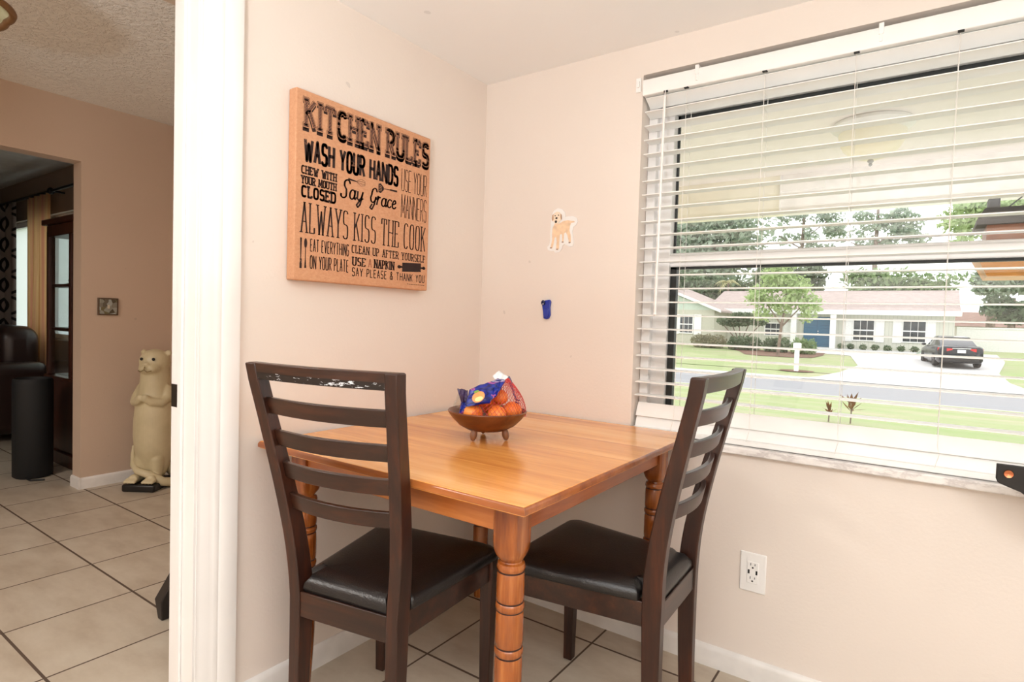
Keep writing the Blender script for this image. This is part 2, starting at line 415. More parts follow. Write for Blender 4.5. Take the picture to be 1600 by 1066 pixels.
wd.build('tilt_wand', m_plastic, bl, smooth=50)
MB().box(.762, .776, -.0145, -.010, 1.878, 1.884).build('wand_slot', m_slot, hr)
hk = MB(); hk.box(.658, .676, -.006, -.0005, 1.90, 1.948); hk.box(.662, .672, -.012, -.006, 1.915, 1.935)
tag(hk.build('blind_bracket', m_plastic, bevel=.001), 'tiny white bracket screwed to wall beside top left of blind', 'bracket')

# ------------------------------------------------------------------ table
tb = thing('dining_table', 'square honey pine dining table with turned legs pushed into corner', 'table', (.4615, -.502, 0))
TX, TY = .4465, .498
MB().box(-TX + .004, TX - .004, -TY + .004, TY - .004, .725, .745).build('tabletop', m_honey, tb, bevel=.001)
m_edge = wood('darker table edge', s2l(110, 54, 22), s2l(158, 88, 40), s2l(190, 118, 60), 'x', .9, rough=.3, coat=.2)  # edge band in a darker wood tone than the top
MB().loft([[Vector((sx * (TX - d), sy * (TY - d), z)) for d, z in ((.0045, .7265), (.0, .729), (.0, .737), (.002, .742), (.0045, .7445))] for sx, sy in ((-1, -1), (1, -1), (1, 1), (-1, 1))], cap=False, closed=True).build('edge_band', m_edge, tb, smooth=50)
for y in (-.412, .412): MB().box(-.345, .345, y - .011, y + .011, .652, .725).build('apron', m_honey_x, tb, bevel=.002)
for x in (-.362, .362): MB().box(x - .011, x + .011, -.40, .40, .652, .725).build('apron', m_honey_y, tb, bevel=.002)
def table_leg():
    M = MB(); s = .031
    def sq(z, h, q):      # q=0 square, q=1 round
        R = []
        for k in range(32):
            a = 2 * pi * (k + .5) / 32; c, d = cos(a), sin(a)
            e = h / max(abs(c), abs(d)); r = e * (1 - q) + q * h
            r = min(r, h * (1.36 - .36 * q)); R.append(Vector((r * c, r * d, z)))
        return R
    M.loft([sq(.725, s, 0), sq(.635, s, 0), sq(.618, s, .18), sq(.606, s * .96, .5), sq(.598, s * .86, .85), sq(.593, s * .74, 1)], cap=True)
    P = [(.022, .594), (.0235, .590), (.029, .588), (.031, .582), (.031, .577), (.0285, .572), (.0275, .570), (.0295, .566), (.0305, .55), (.0305, .52),
         (.030, .509), (.0275, .505), (.0305, .502), (.0315, .496), (.0305, .489), (.0275, .486), (.0295, .482), (.0305, .46), (.0305, .425), (.0298, .412), (.0275, .408), (.0305, .405),
         (.0315, .399), (.0305, .392), (.0275, .389), (.0295, .385), (.0305, .36), (.0305, .325), (.0298, .312), (.0275, .308), (.0305, .304), (.0315, .298), (.0305, .292), (.0275, .288), (.030, .28),
         (.030, .20), (.026, .12), (.021, .04), (.019, 0)]
    M.lathe(P[::-1], 28)
    return M
def leg_grooves(leg):
    for z in (.571, .5055, .4865, .4085, .3885, .308, .288):
        MB().lathe([(.0272, z - .0022), (.0289, z - .0019), (.0289, z + .0019), (.0272, z + .0022)], 28).build('groove_ring', m_groove, leg, smooth=60)
leg0 = None
for x in (-.355, .355):
    for y in (-.405, .405):
        if leg0 is None:
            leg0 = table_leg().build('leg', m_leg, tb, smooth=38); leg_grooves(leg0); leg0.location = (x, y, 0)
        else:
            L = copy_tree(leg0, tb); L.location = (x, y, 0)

# ------------------------------------------------------------------ chairs (local: seat faces +y)
POST = [(0, -.206), (.2, -.199), (.36, -.196), (.46, -.196), (.56, -.206), (.70, -.234), (.84, -.268), (.985, -.303)]   # post centre line
def HW(z): return .160 + .053 * max(0, z - .42) / .565      # posts splay outwards above the seat
def post_y(z):
    for (z0, y0), (z1, y1) in zip(POST, POST[1:]):
        if z <= z1: return y0 + (y1 - y0) * (z - z0) / (z1 - z0)
    return POST[-1][1]
def sm(z): return (post_y(max(0, z - .04)) + post_y(z) + post_y(min(.985, z + .04))) / 3
def scuffs():
    t = NT('flaking white scuffs'); o = t.obj()
    n = t.noise(t.mapping(o, (42, 42, 190)), 1, 4, .7); msk = t.math('GREATER_THAN', n, .60)
    t.set(t.mix(msk, s2l(30, 20, 16), s2l(215, 218, 224)), .5); return t.m
def make_chair(label, scuffed=False):
    c = thing('dining_chair', label, 'chair', group='dark ladder back chairs')
    pw = .032
    for sx in (-1, 1):
        rings = []
        for i in range(25):
            z = .985 * i / 24; y = sm(z); d = .034 + .016 * max(0, 1 - abs(z - .43) / .45)
            xo = sx * HW(z); xi = sx * (HW(z) - pw)
            rings.append([Vector((xi, y - d / 2, z)), Vector((xo, y - d / 2, z)), Vector((xo, y + d / 2, z)), Vector((xi, y + d / 2, z))])
        MB().loft(rings).build('rear_leg', m_espresso, c, bevel=.003, smooth=35)
        x1, y1 = sx * .182, .190
        r = [[Vector((x1 - a - (sx * .0), y1 - a, z)), Vector((x1 + a, y1 - a, z)), Vector((x1 + a, y1 + a, z)), Vector((x1 - a, y1 + a, z))] for a, z in ((.0145, 0), (.019, .36), (.019, .424))]
        MB().loft(r).build('front_leg', m_espresso, c, bevel=.003)
    def cross(name, z0, z1, th, bow, mat, flush=0):
        rings = []
        n = 16
        for i in range(n + 1):
            u = -1 + 2 * i / n; x0 = u * ((HW(z0) - pw + .004) if not flush else (HW(z0) - .002)); x1 = u * ((HW(z1) - pw + .004) if not flush else (HW(z1) - .002))
            b = -bow * (1 - u * u)
            y0, y1 = sm(z0) + b + .003, sm(z1) + b + .003
            rings.append([Vector((x0, y0 - th / 2, z0)), Vector((x0, y0 + th / 2, z0)), Vector((x1, y1 + th / 2, z1)), Vector((x1, y1 - th / 2, z1))])
        return MB().loft(rings).build(name, mat, c, smooth=35, bevel=.002)
    tr_ = cross('top_rail', .948, .986, .026, .020, m_espresso_x, 1)
    if scuffed:
        S = MB()
        for i in range(12):
            u0, u1 = -.95 + 1.9 * i / 12, -.95 + 1.9 * (i + 1) / 12
            pts = []
            for u, z in ((u0, .9495), (u1, .9495), (u1, .965), (u0, .965)):
                pts.append(Vector((u * HW(z), sm(z) - .020 * (1 - u * u) + .003 - .0137, z)))
            S.quad(*pts)
        ob = S.build('chipped_finish', scuffs(), tr_); ob['label'] = 'white flaking scuffs along the top rail'
    for z0, z1 in ((.866, .905), (.788, .827), (.709, .748), (.630, .669)): cross('slat', z0, z1, .014, .026, m_espresso_x)
    # seat rails
    MB().box(-.130, .130, -.216, -.194, .362, .424).build('seat_rail', m_espresso_x, c, bevel=.002)
    MB().box(-.165, .165, .182, .204, .362, .424).build('seat_rail', m_espresso_x, c, bevel=.002)
    for sx in (-1, 1):
        M = MB(); xs = (.155, .192)
        M.loft([[Vector((sx * (x - .02), y, .362)), Vector((sx * x, y, .362)), Vector((sx * x, y, .424)), Vector((sx * (x - .02), y, .424))] for x, y in ((xs[0], -.178), (xs[1], .172))])
        M.build('seat_rail', m_espresso_x, c, bevel=.002)
    # cushion: rounded trapezoid, domed
    M = MB(); rings = []
    def outline(s, z):
        R = []; hw0, hw1, y1 = .162 - s, .206 - s, .214 - s; yb, yn, hn = -.163 + s, -.212 + min(s, .02), .124 - min(s, .012)
        yn = max(yn, -.212) if s < .03 else -.212 + s
        rad = .028
        def corner(cx, cy, sxn, syn, a0): return [Vector((cx - sxn * rad + rad * cos(radians(a0 + 18 * k)), cy - syn * rad + rad * sin(radians(a0 + 18 * k)), z)) for k in range(6)]
        R += corner(hw1, y1, 1, 1, 0) + corner(-hw1, y1, -1, 1, 90)
        if s < .03: R += [Vector((-hw0, yb + .006, z)), Vector((-hw0 + .006, yb, z)), Vector((-hn, yb, z)), Vector((-hn, yn, z)), Vector((hn, yn, z)), Vector((hn, yb, z)), Vector((hw0 - .006, yb, z)), Vector((hw0, yb + .006, z))]
        else: R += [Vector((x, yn + .012 * abs(x) / .13, z)) for x in (-hw0, -hw0 * .9, -hw0 * .8, -hw0 * .4, hw0 * .4, hw0 * .8, hw0 * .9, hw0)]
        return R
    for s_, z in ((.008, .420), (.001, .424), (.0, .434), (.002, .445), (.010, .455), (.026, .463), (.055, .468), (.085, .471), (.115, .472)): rings.append(outline(s_, z))
    M.loft(rings).build('seat', m_leather, c, smooth=60)
    return c
ch1 = make_chair('dark ladder back dining chair with white scuffed top rail, seen from behind', True)
ch1.location = (.385, -.820, 0); ch1.rotation_euler = (0, 0, radians(10.5))
ch2 = make_chair('dark ladder back dining chair in front of the window, tucked under right table side')
ch2.location = (.802, -.426, 0); ch2.rotation_euler = (0, 0, radians(92))

# ------------------------------------------------------------------ bowl of oranges
BC = Vector((.452, -.528, .745))
bw = thing('fruit_bowl', 'round brown wooden footed bowl on the pine table', 'bowl', BC)
m_bowl = wood('dark bowl wood', s2l(70, 32, 12), s2l(104, 54, 24), s2l(126, 70, 34), 'x', 2.2, rough=.35, coat=.2)
P = [(0, .022), (.03, .0225), (.058, .028), (.084, .042), (.104, .062), (.1165, .079), (.1185, .083), (.1165, .086), (.113, .084), (.098, .066), (.078, .047), (.054, .036), (.03, .031), (0, .030)]
MB().lathe(P, 48).build('bowl_body', m_bowl, bw, smooth=60)
m_foot = flat('worn brown foot', s2l(126, 82, 52), .45, var=.12, scale=40)
camdir = atan2(-1.919 - BC.y, 1.514 - BC.x)
for a in (camdir + radians(-38), camdir + radians(62), camdir + radians(190)):
    M = Matrix.Translation((.062 * cos(a), .062 * sin(a), .0195)) @ Matrix.Rotation(a, 4, 'Z') @ Matrix.Rotation(radians(-14), 4, 'Y')
    MB().ell((0, 0, 0), (.0105, .0105, .0192), 14, 10, None).build('foot', m_foot, bw, smooth=60).matrix_local = M
def orange_mat():
    t = NT('orange peel'); o = t.obj(); n = t.noise(o, 22, 3)
    t.set(t.ramp(n, [(.3, s2l(240, 112, 34)), (.55, s2l(250, 142, 54)), (.75, s2l(252, 170, 92))]), .38, spec=.5)
    v = t.add('ShaderNodeTexVoronoi'); v.inputs['Scale'].default_value = 420; t.l(o, v.inputs['Vector']); t.bump(v.outputs['Distance'], .25, .001); return t.m
m_orange = orange_mat(); m_calyx = flat('dry green stem scar', s2l(120, 130, 60), .7)
vr = Vector((cos(camdir + pi / 2), sin(camdir + pi / 2), 0)); vf = Vector((cos(camdir), sin(camdir), 0))   # picture-right, towards the viewer
ORS = [(-.042, .046, .081, .029, 'orange at the lower left front of the bowl, under red netting'), (.028, .054, .081, .028, 'orange at the lower middle front of the bowl'),
       (.075, .018, .088, .028, 'orange at the right rim of the bowl'), (-.010, .024, .121, .027, 'orange on top in the middle of the pile, below blue label'),
       (.036, .002, .125, .024, 'orange high on the right of the pile inside pink netting'), (-.056, -.010, .090, .028, 'orange at far left of pile half hidden by blue film'), (.012, -.040, .090, .029, 'orange at the back of the bowl behind the front ones')]
for a, b, z, r, lab in ORS:
    p = BC + vr * a + vf * b; p.z = BC.z + z
    o = MB().ell((0, 0, 0), (r, r, r * .94), 24, 16).build('orange', m_orange, None, smooth=80, loc=p, rot=(random.Random(a).uniform(-.6, .6), .4, a * 20))
    tag(o, lab, 'orange', 'oranges in the wooden bowl')
    MB().ell((0, 0, r * .925), (.0045, .0045, .0018), 8, 6).build('stem_scar', m_calyx, o)
# net bag: netting, printed film label, handle, white label back, clear tail
bag = thing('orange_bag', 'red net produce bag with crumpled blue printed film lying in bowl', 'bag', BC)
def B(a, b, z): return vr * a + vf * b + Vector((0, 0, z))
m_net = flat('red plastic netting', s2l(205, 62, 62), .45)
net = MB()
def hull(u, v):
    """u 0..1 around, v 0..1 upward: slack net over the pile"""
    a = 2 * pi * u; k = sin(pi * (.30 + .70 * v) / 1.0)
    top = Vector((.052, -.004)); cx = .012 + .045 * v * v; cy = .006
    wob = 1 + .05 * sin(3 * a + 2) + .03 * sin(7 * a + 5 * v)
    rx, ry = .094 * (1 - v ** 2.0) * wob + .004, .084 * (1 - v ** 1.3) * wob + .004
    return B(cx + rx * cos(a), cy + ry * sin(a), .071 + .112 * v)
N = 44
for fam in (1, -1):
    for k in range(N):
        pts = []
        for i in range(15):
            v = i / 14
            pts.append(hull((k + fam * 7.5 * v) / N, v))
        net.tube(pts, .0006, 4)
net.build('netting', m_net, bag)
def label_mat():
    t = NT('blue printed film'); o = t.obj()
    n = t.noise(t.mapping(o, (9, 9, 34), (.4, .2, .1)), 1.6, 2); 
    c = t.ramp(n, [(.0, s2l(16, 28, 110)), (.47, s2l(24, 44, 150)), (.49, s2l(20, 24, 84)), (.60, s2l(26, 50, 160)), (.62, s2l(214, 110, 150)), (.65, s2l(22, 40, 140)), (.71, s2l(200, 190, 210)), (.75, s2l(20, 34, 120))])
    t.set(c, .28, spec=.6); return t.m
m_film = label_mat(); m_white = flat('white film back', (.86, .86, .88, 1), .35); m_purple = flat('dark purple film', s2l(62, 44, 84), .3, var=.2, scale=40)
def sheet(name, grid, mat, parent, th=.0008):
    n, m = len(grid), len(grid[0]); M = MB()
    M.add([p for r in grid for p in r], [(i * m + j, i * m + j + 1, (i + 1) * m + j + 1, (i + 1) * m + j) for i in range(n - 1) for j in range(m - 1)])
    o = M.build(name, mat, parent, smooth=70, fix=False)
    s = o.modifiers.new('solid', 'SOLIDIFY'); s.thickness = th; return o
def patch(c00, c10, c11, c01, bulge, n=14, m=10, crumple=.0025, seed=1):
    rnd = random.Random(seed); ph = [rnd.uniform(0, 6) for _ in range(6)]
    G = []
    for i in range(n + 1):
        u = i / n; row = []
        for j in range(m + 1):
            v = j / m
            p = Vector(c00) * (1 - u) * (1 - v) + Vector(c10) * u * (1 - v) + Vector(c11) * u * v + Vector(c01) * (1 - u) * v
            k = bulge * sin(pi * u) * sin(pi * v) + crumple * (sin(9 * u + ph[0] + 4 * v) + sin(13 * v + ph[1] - 5 * u) + .6 * sin(21 * u + 11 * v + ph[2]))
            row.append(p + vf * k + Vector((0, 0, k * .5)))
        G.append(row)
    return G
lab = sheet('film_label', patch(B(-.064, .074, .102), B(.006, .080, .118), B(.030, .034, .184), B(-.054, .044, .150), .012, seed=3), m_film, bag)
sheet('film_label', patch(B(.004, .080, .118), B(.026, .070, .138), B(.050, .034, .178), B(.026, .034, .185), .004, seed=5), m_film, bag)
m_or2 = flat('printed orange', s2l(248, 150, 78), .35, var=.18, scale=60); m_leaf2 = flat('printed leaf', s2l(120, 160, 60), .4); m_cream = flat('printed cream', s2l(246, 220, 150), .4)
M = MB(); cpt = B(-.026, .0800, .132); ax1 = (B(.03, .0, .008)).normalized(); ax2 = (B(.0, -.014, .03)).normalized(); nn = ax1.cross(ax2)
if nn.dot(vf) < 0: nn = -nn
def disc(M, c, r1, r2, lift, n=20, a0=0): M.add([c + nn * lift] + [c + nn * (lift - .0012) + ax1 * r1 * cos(2 * pi * k / n + a0) + ax2 * r2 * sin(2 * pi * k / n + a0) for k in range(n)], [(0, k + 1, (k + 1) % n + 1) for k in range(n)])
disc(M, cpt, .0185, .0165, .0085); M.build('printed_fruit', m_or2, lab)
M = MB(); disc(M, cpt + ax1 * .002 - ax2 * .007, .012, .007, .0105); M.build('printed_fruit', m_cream, lab)
M = MB(); disc(M, cpt + ax2 * .017 - ax1 * .006, .008, .0035, .0095); M.build('printed_leaf', m_leaf2, lab)
sheet('film_back', patch(B(.012, .018, .188), B(.032, .030, .166), B(.060, .010, .186), B(.030, -.004, .204), .006, seed=8, crumple=.001), m_white, bag)
sheet('film_tail', patch(B(-.092, .010, .148), B(-.060, .020, .146), B(-.058, .034, .092), B(-.074, .028, .098), .006, seed=11), m_purple, bag)
sheet('film_tail', patch(B(-.078, .034, .112), B(-.060, .044, .112), B(-.060, .052, .080), B(-.082, .046, .080), .004, seed=15), m_film, bag)
M = MB()
pts = [B(.030, .022, .168), B(.044, .010, .185), B(.056, .006, .189), B(.064, .010, .176), B(.072, .018, .154), B(.078, .024, .134), B(.086, .026, .118)]
for s_ in (0,):
    rings = []
    for i, p in enumerate(pts):
        w_ = (.003, .004, .007, .006, .0035, .003, .003)[i]
        rings.append([p - vr * w_ - vf * .0006, p + vr * w_ - vf * .0006, p + vr * w_ + vf * .0006, p - vr * w_ + vf * .0006])
    M.loft(rings)
M.build('handle', m_purple, bag, smooth=50)
M = MB(); M.tube([B(.080, .026, .124), B(.094, .028, .119)], .002, 6); M.tube([B(.080, .028, .116), B(.092, .030, .111)], .002, 6); M.build('tie', flat('navy tie', s2l(40, 44, 90), .5), bag)
clr = clear_glass('clear crinkled film', (.93, .95, .94, 1), 1.6)
sheet('clear_film', patch(B(-.104, -.002, .092), B(-.076, .012, .080), B(-.070, .004, .138), B(-.088, -.008, .134), .014, seed=21, crumple=.003), clr, bag)

# ------------------------------------------------------------------ things on the window wall
ol = thing('wall_outlet', 'white wall outlet plate with two sockets and two charging ports', 'outlet', (1.1085, 0, .339))
MB().box(-.0385, .0385, -.0065, -.0004, -.0615, .0615).build('plate', m_plastic, ol, bevel=.003, seg=3)
MB().box(-.0165, .0165, -.0088, -.006, -.0335, .0335).build('receptacle', m_plastic, ol, bevel=.001)
for zc in (.022, -.020):
    MB().box(-.0075, -.0055, -.0092, -.008, zc, zc + .008).build('slot', m_slot, ol); MB().box(.0055, .0075, -.0092, -.008, zc + .001, zc + .0075).build('slot', m_slot, ol)
    MB().tube([(0, -.0092, zc - .006), (0, -.008, zc - .006)], .0028, 10).build('slot', m_slot, ol)
for x in (-.0115, .0115): MB().box(x - .0027, x + .0027, -.0093, -.008, -.004, .0085).build('charging_port', m_slot, ol)
# dog cut-out: outlines in plate units (457 x 1066 zoom), mapped to the wall
def dogmap(y):
    return lambda u, v, d: Vector((.318 + (u - 140) / (377 - 140) * .126, -y - d, 1.528 - (v - 75) / (440 - 75) * .166))
dog = thing('dog_magnet', 'flat cut-out of a standing pale yellow dog with white border on wall', 'wall decoration', (0, 0, 0))
edge = [(215, 72), (250, 82), (272, 110), (278, 150), (300, 146), (340, 148), (370, 165), (378, 195), (366, 222), (345, 235), (338, 270), (345, 320), (352, 365), (345, 392), (320, 398), (296, 384), (278, 372), (262, 382), (258, 410), (238, 436), (205, 440), (190, 424), (165, 424), (140, 412), (136, 388), (152, 372), (160, 330), (158, 260), (160, 200), (165, 130), (180, 90)]
MB().prism(edge, .0005, .003, dogmap(0)).build('border', flat('white cut-out border', (.86, .85, .84, 1), .4), dog)
body = [(195, 195), (232, 200), (262, 182), (300, 178), (330, 186), (352, 190), (356, 198), (326, 204), (318, 230), (316, 262), (326, 300), (330, 350), (328, 366), (314, 368), (312, 345), (300, 300), (286, 275), (272, 285), (272, 320), (270, 350), (272, 360), (258, 360), (260, 330), (256, 290), (240, 290), (236, 350), (234, 408), (228, 418), (210, 418), (212, 400), (214, 350), (210, 312), (196, 312), (190, 360), (182, 396), (176, 404), (160, 402), (168, 380), (176, 330), (174, 280), (178, 230)]
MB().prism(body, .003, .0036, dogmap(0)).build('dog_body', flat('pale golden fur', s2l(236, 205, 172), .6, var=.12, scale=60), dog)
head = [(190, 110), (212, 100), (234, 108), (246, 130), (248, 165), (238, 176), (228, 194), (206, 200), (190, 186), (178, 172), (172, 145), (178, 122)]
MB().prism(head, .0036, .0046, dogmap(0)).build('dog_head', flat('cream fur', s2l(240, 222, 200), .6, var=.1, scale=60), dog)
M = MB()
for cx, cy, rx, ry in ((196, 133, 5, 5), (224, 131, 5, 5), (208, 154, 9, 8), (204, 183, 9, 12)): M.prism([(cx + rx * cos(k * pi / 6), cy + ry * sin(k * pi / 6)) for k in range(12)], .0046, .0050, dogmap(0))
M.build('dog_face', flat('dark nose and eyes', s2l(38, 26, 24), .4), dog)
m_ear = flat('tan ear', s2l(190, 150, 118), .6); m_paw = flat('grey paw', s2l(150, 130, 122), .6)
for q in ([(172, 125), (182, 120), (184, 160), (176, 178), (170, 160)], [(240, 120), (250, 130), (252, 165), (246, 172), (240, 150)]): MB().prism(q, .0046, .0050, dogmap(0)).build('dog_ear', m_ear, dog)
for cx, cy in ((168, 398), (220, 412), (264, 355), (320, 363)): MB().prism([(cx + 9 * cos(k * pi / 4), cy + 5 * sin(k * pi / 4)) for k in range(8)], .0036, .0041, dogmap(0)).build('dog_paw', m_paw, dog)
# blue clip
cp = thing('blue_clip', 'small shiny blue plastic clip stuck on wall below the dog', 'clip', (.3235, 0, 1.146))
m_blue = flat('blue plastic', s2l(26, 52, 160), .25, var=.1, coat=.3)
MB().prism([(-.016, .034), (.014, .038), (.019, .030), (.016, .008), (.018, -.020), (.012, -.034), (0, -.038), (-.012, -.034), (-.015, -.010), (-.020, .018), (-.022, .030)], .0005, .009, lambda u, v, d: Vector((u, -d, v))).build('clip_body', m_blue, cp, bevel=.003, seg=3)
MB().prism([(-.010, .004), (.012, .004), (.013, -.022), (.007, -.031), (-.006, -.031), (-.011, -.018)], .009, .0135, lambda u, v, d: Vector((u, -d, v))).build('clip_lever', m_blue, cp, bevel=.002)
MB().ell((-.013, -.011, .026), (.009, .006, .010), 12, 8).build('clip_hinge', flat('dark navy plastic', s2l(14, 22, 66), .3), cp, smooth=60)
MB().ell((-.010, -.016, .021), .003, 8, 6).build('rivet', flat('steel rivet', (.7, .7, .72, 1), .25, 1), cp, smooth=60)
# black iron rack at the right edge of the picture
rk = thing('iron_rack', 'black iron rack arm with copper rivet standing at right window edge', 'rack', (1.9, -.15, 0))
m_iron = flat('black wrought iron', s2l(20, 17, 17), .45, var=.2)
def rkm(u, v, d): return Vector((u - .237, d, v))
arm = [(0, .801), (.30, .801), (.30, .70), (.16, .675), (.09, .698), (.064, .728), (.045, .742), (.022, .750), (.004, .757), (0, .766)]
MB().prism(arm, -.006, .006, rkm).build('arm', m_iron, rk, bevel=.002)
M = MB(); M.lathe([(.0045, -.004), (.0085, -.003), (.0098, 0), (.0085, .003), (.0055, .002), (0, .001)], 20, Matrix.Translation((-.237 + .022, -.0075, .781)) @ Matrix.Rotation(radians(90), 4, 'X'))
M.build('rivet', flat('copper rivet', s2l(205, 128, 92), .25, 1), rk, smooth=60)
for x in (.04, .30): MB().box(x - .011, x + .011, -.011, .011, 0, .80).build('leg', m_iron, rk, bevel=.002)
MB().box(.04, .30, -.008, .008, .20, .22).build('crossbar', m_iron, rk)
# added kitchen fill: unseen overhead fixture built around an area light
kl = thing('added_ceiling_light', 'added square white fill light, unseen above the kitchen floor', 'lamp', (2.52, -2.25, H))
M = MB(); M.box(-.48, .48, -.42, .42, -.045, 0); M.build('housing', m_plastic, kl, bevel=.004)
MB().box(-.45, .45, -.39, .39, -.052, -.046).build('diffuser', glow('fill lamp diffuser', (1, .97, .94, 1), 2.0), kl)
area_light('kitchen_fill', (0, 0, -.056), (0, 0, 0), .94, .78, KITCHEN_FILL_W, (.98, 1, 1), kl)
# added unseen lamp behind the camera, imitating flash bounced off the kitchen ceiling
fl = thing('added_uplighter', 'added white uplighter imitating bounced flash, unseen behind the dining area', 'lamp', (1.35, -2.65, 0))
MB().lathe([(.0, 0), (.14, 0), (.14, .012), (.03, .024), (.014, .03)], 28).build('base', m_plastic, fl, smooth=40)
MB().tube([(0, 0, .02), (0, 0, .96)], .012, 12).build('pole', m_plastic, fl, smooth=60)
MB().lathe([(.014, .95), (.05, .965), (.11, 1.00), (.15, 1.045), (.156, 1.06), (.145, 1.052), (.10, 1.012), (.0, .985)], 32).build('lamp_shade', m_plastic, fl, smooth=60)
_u = area_light('bounce_fill', (0, 0, 1.055), (pi, 0, 0), .2, .2, BOUNCE_FILL_W, (.93, .985, 1), fl); _u.data.shape = 'DISK'
# ------------------------------------------------------------------ KITCHEN RULES board
SX, SY0, SY1, SZ0, SZ1 = .038, -.913, -.365, 1.198, 1.740
sg = thing('kitchen_sign', 'brown kraft coloured board printed with kitchen rules hanging on wall', 'wall sign', (0, 0, 0))
def kraft():
    t = NT('kraft wood board'); p = t.obj(); n = t.noise(t.mapping(p, (40, 22, 40)), 5, 5, .7); n2 = t.noise(p, 7, 3)
    c = t.ramp(n, [(.3, s2l(196, 142, 106)), (.5, s2l(206, 154, 118)), (.75, s2l(216, 168, 132))])
    c = t.mix(t.math('MULTIPLY', n2, .35), c, s2l(196, 134, 98)); t.set(c, .6, spec=.3); t.bump(n, .08, .001); return t.m
m_kraft = kraft()
M = MB(); M.box(.003, SX, SY0, SY1, SZ0, SZ1); M.build('board', m_kraft, sg, bevel=.0035, seg=3)
def ink(name, c=s2l(46, 30, 28), thr=.62, stripes=0):
    t = NT(name); p = t.obj(); n = t.noise(p, 46, 5, .7)
    worn = t.math('MULTIPLY', t.math('GREATER_THAN', n, thr), .45)
    col = t.mix(worn, c, s2l(180, 122, 92))
    if stripes:
        sp_ = t.add('ShaderNodeSeparateXYZ'); t.l(p, sp_.inputs[0])
        f = t.math('FRACT', t.math('DIVIDE', sp_.outputs[2], .0042)); col = t.mix(t.math('GREATER_THAN', f, .68), col, s2l(170, 118, 92))
    t.set(col, .6, spec=.3); return t.m
m_ink = ink('worn black ink'); m_ink_s = ink('striped ink', s2l(52, 36, 36), .7, 1); m_tan = ink('bare tan outline', s2l(206, 150, 112), .9); m_faint = ink('faint rust ink', s2l(168, 108, 82))
def arc(cx, cy, rx, ry, a0, a1, n=9): return [(cx + rx * cos(radians(a0 + (a1 - a0) * i / n)), cy + ry * sin(radians(a0 + (a1 - a0) * i / n))) for i in range(n + 1)]
def sq(cx, cy, rx, ry, a0, a1, n=12, e=.62):
    o = []
    for i in range(n + 1):
        a = radians(a0 + (a1 - a0) * i / n); c, s_ = cos(a), sin(a)
        o.append((cx + rx * math.copysign(abs(c) ** e, c), cy + ry * math.copysign(abs(s_) ** e, s_)))
    return o
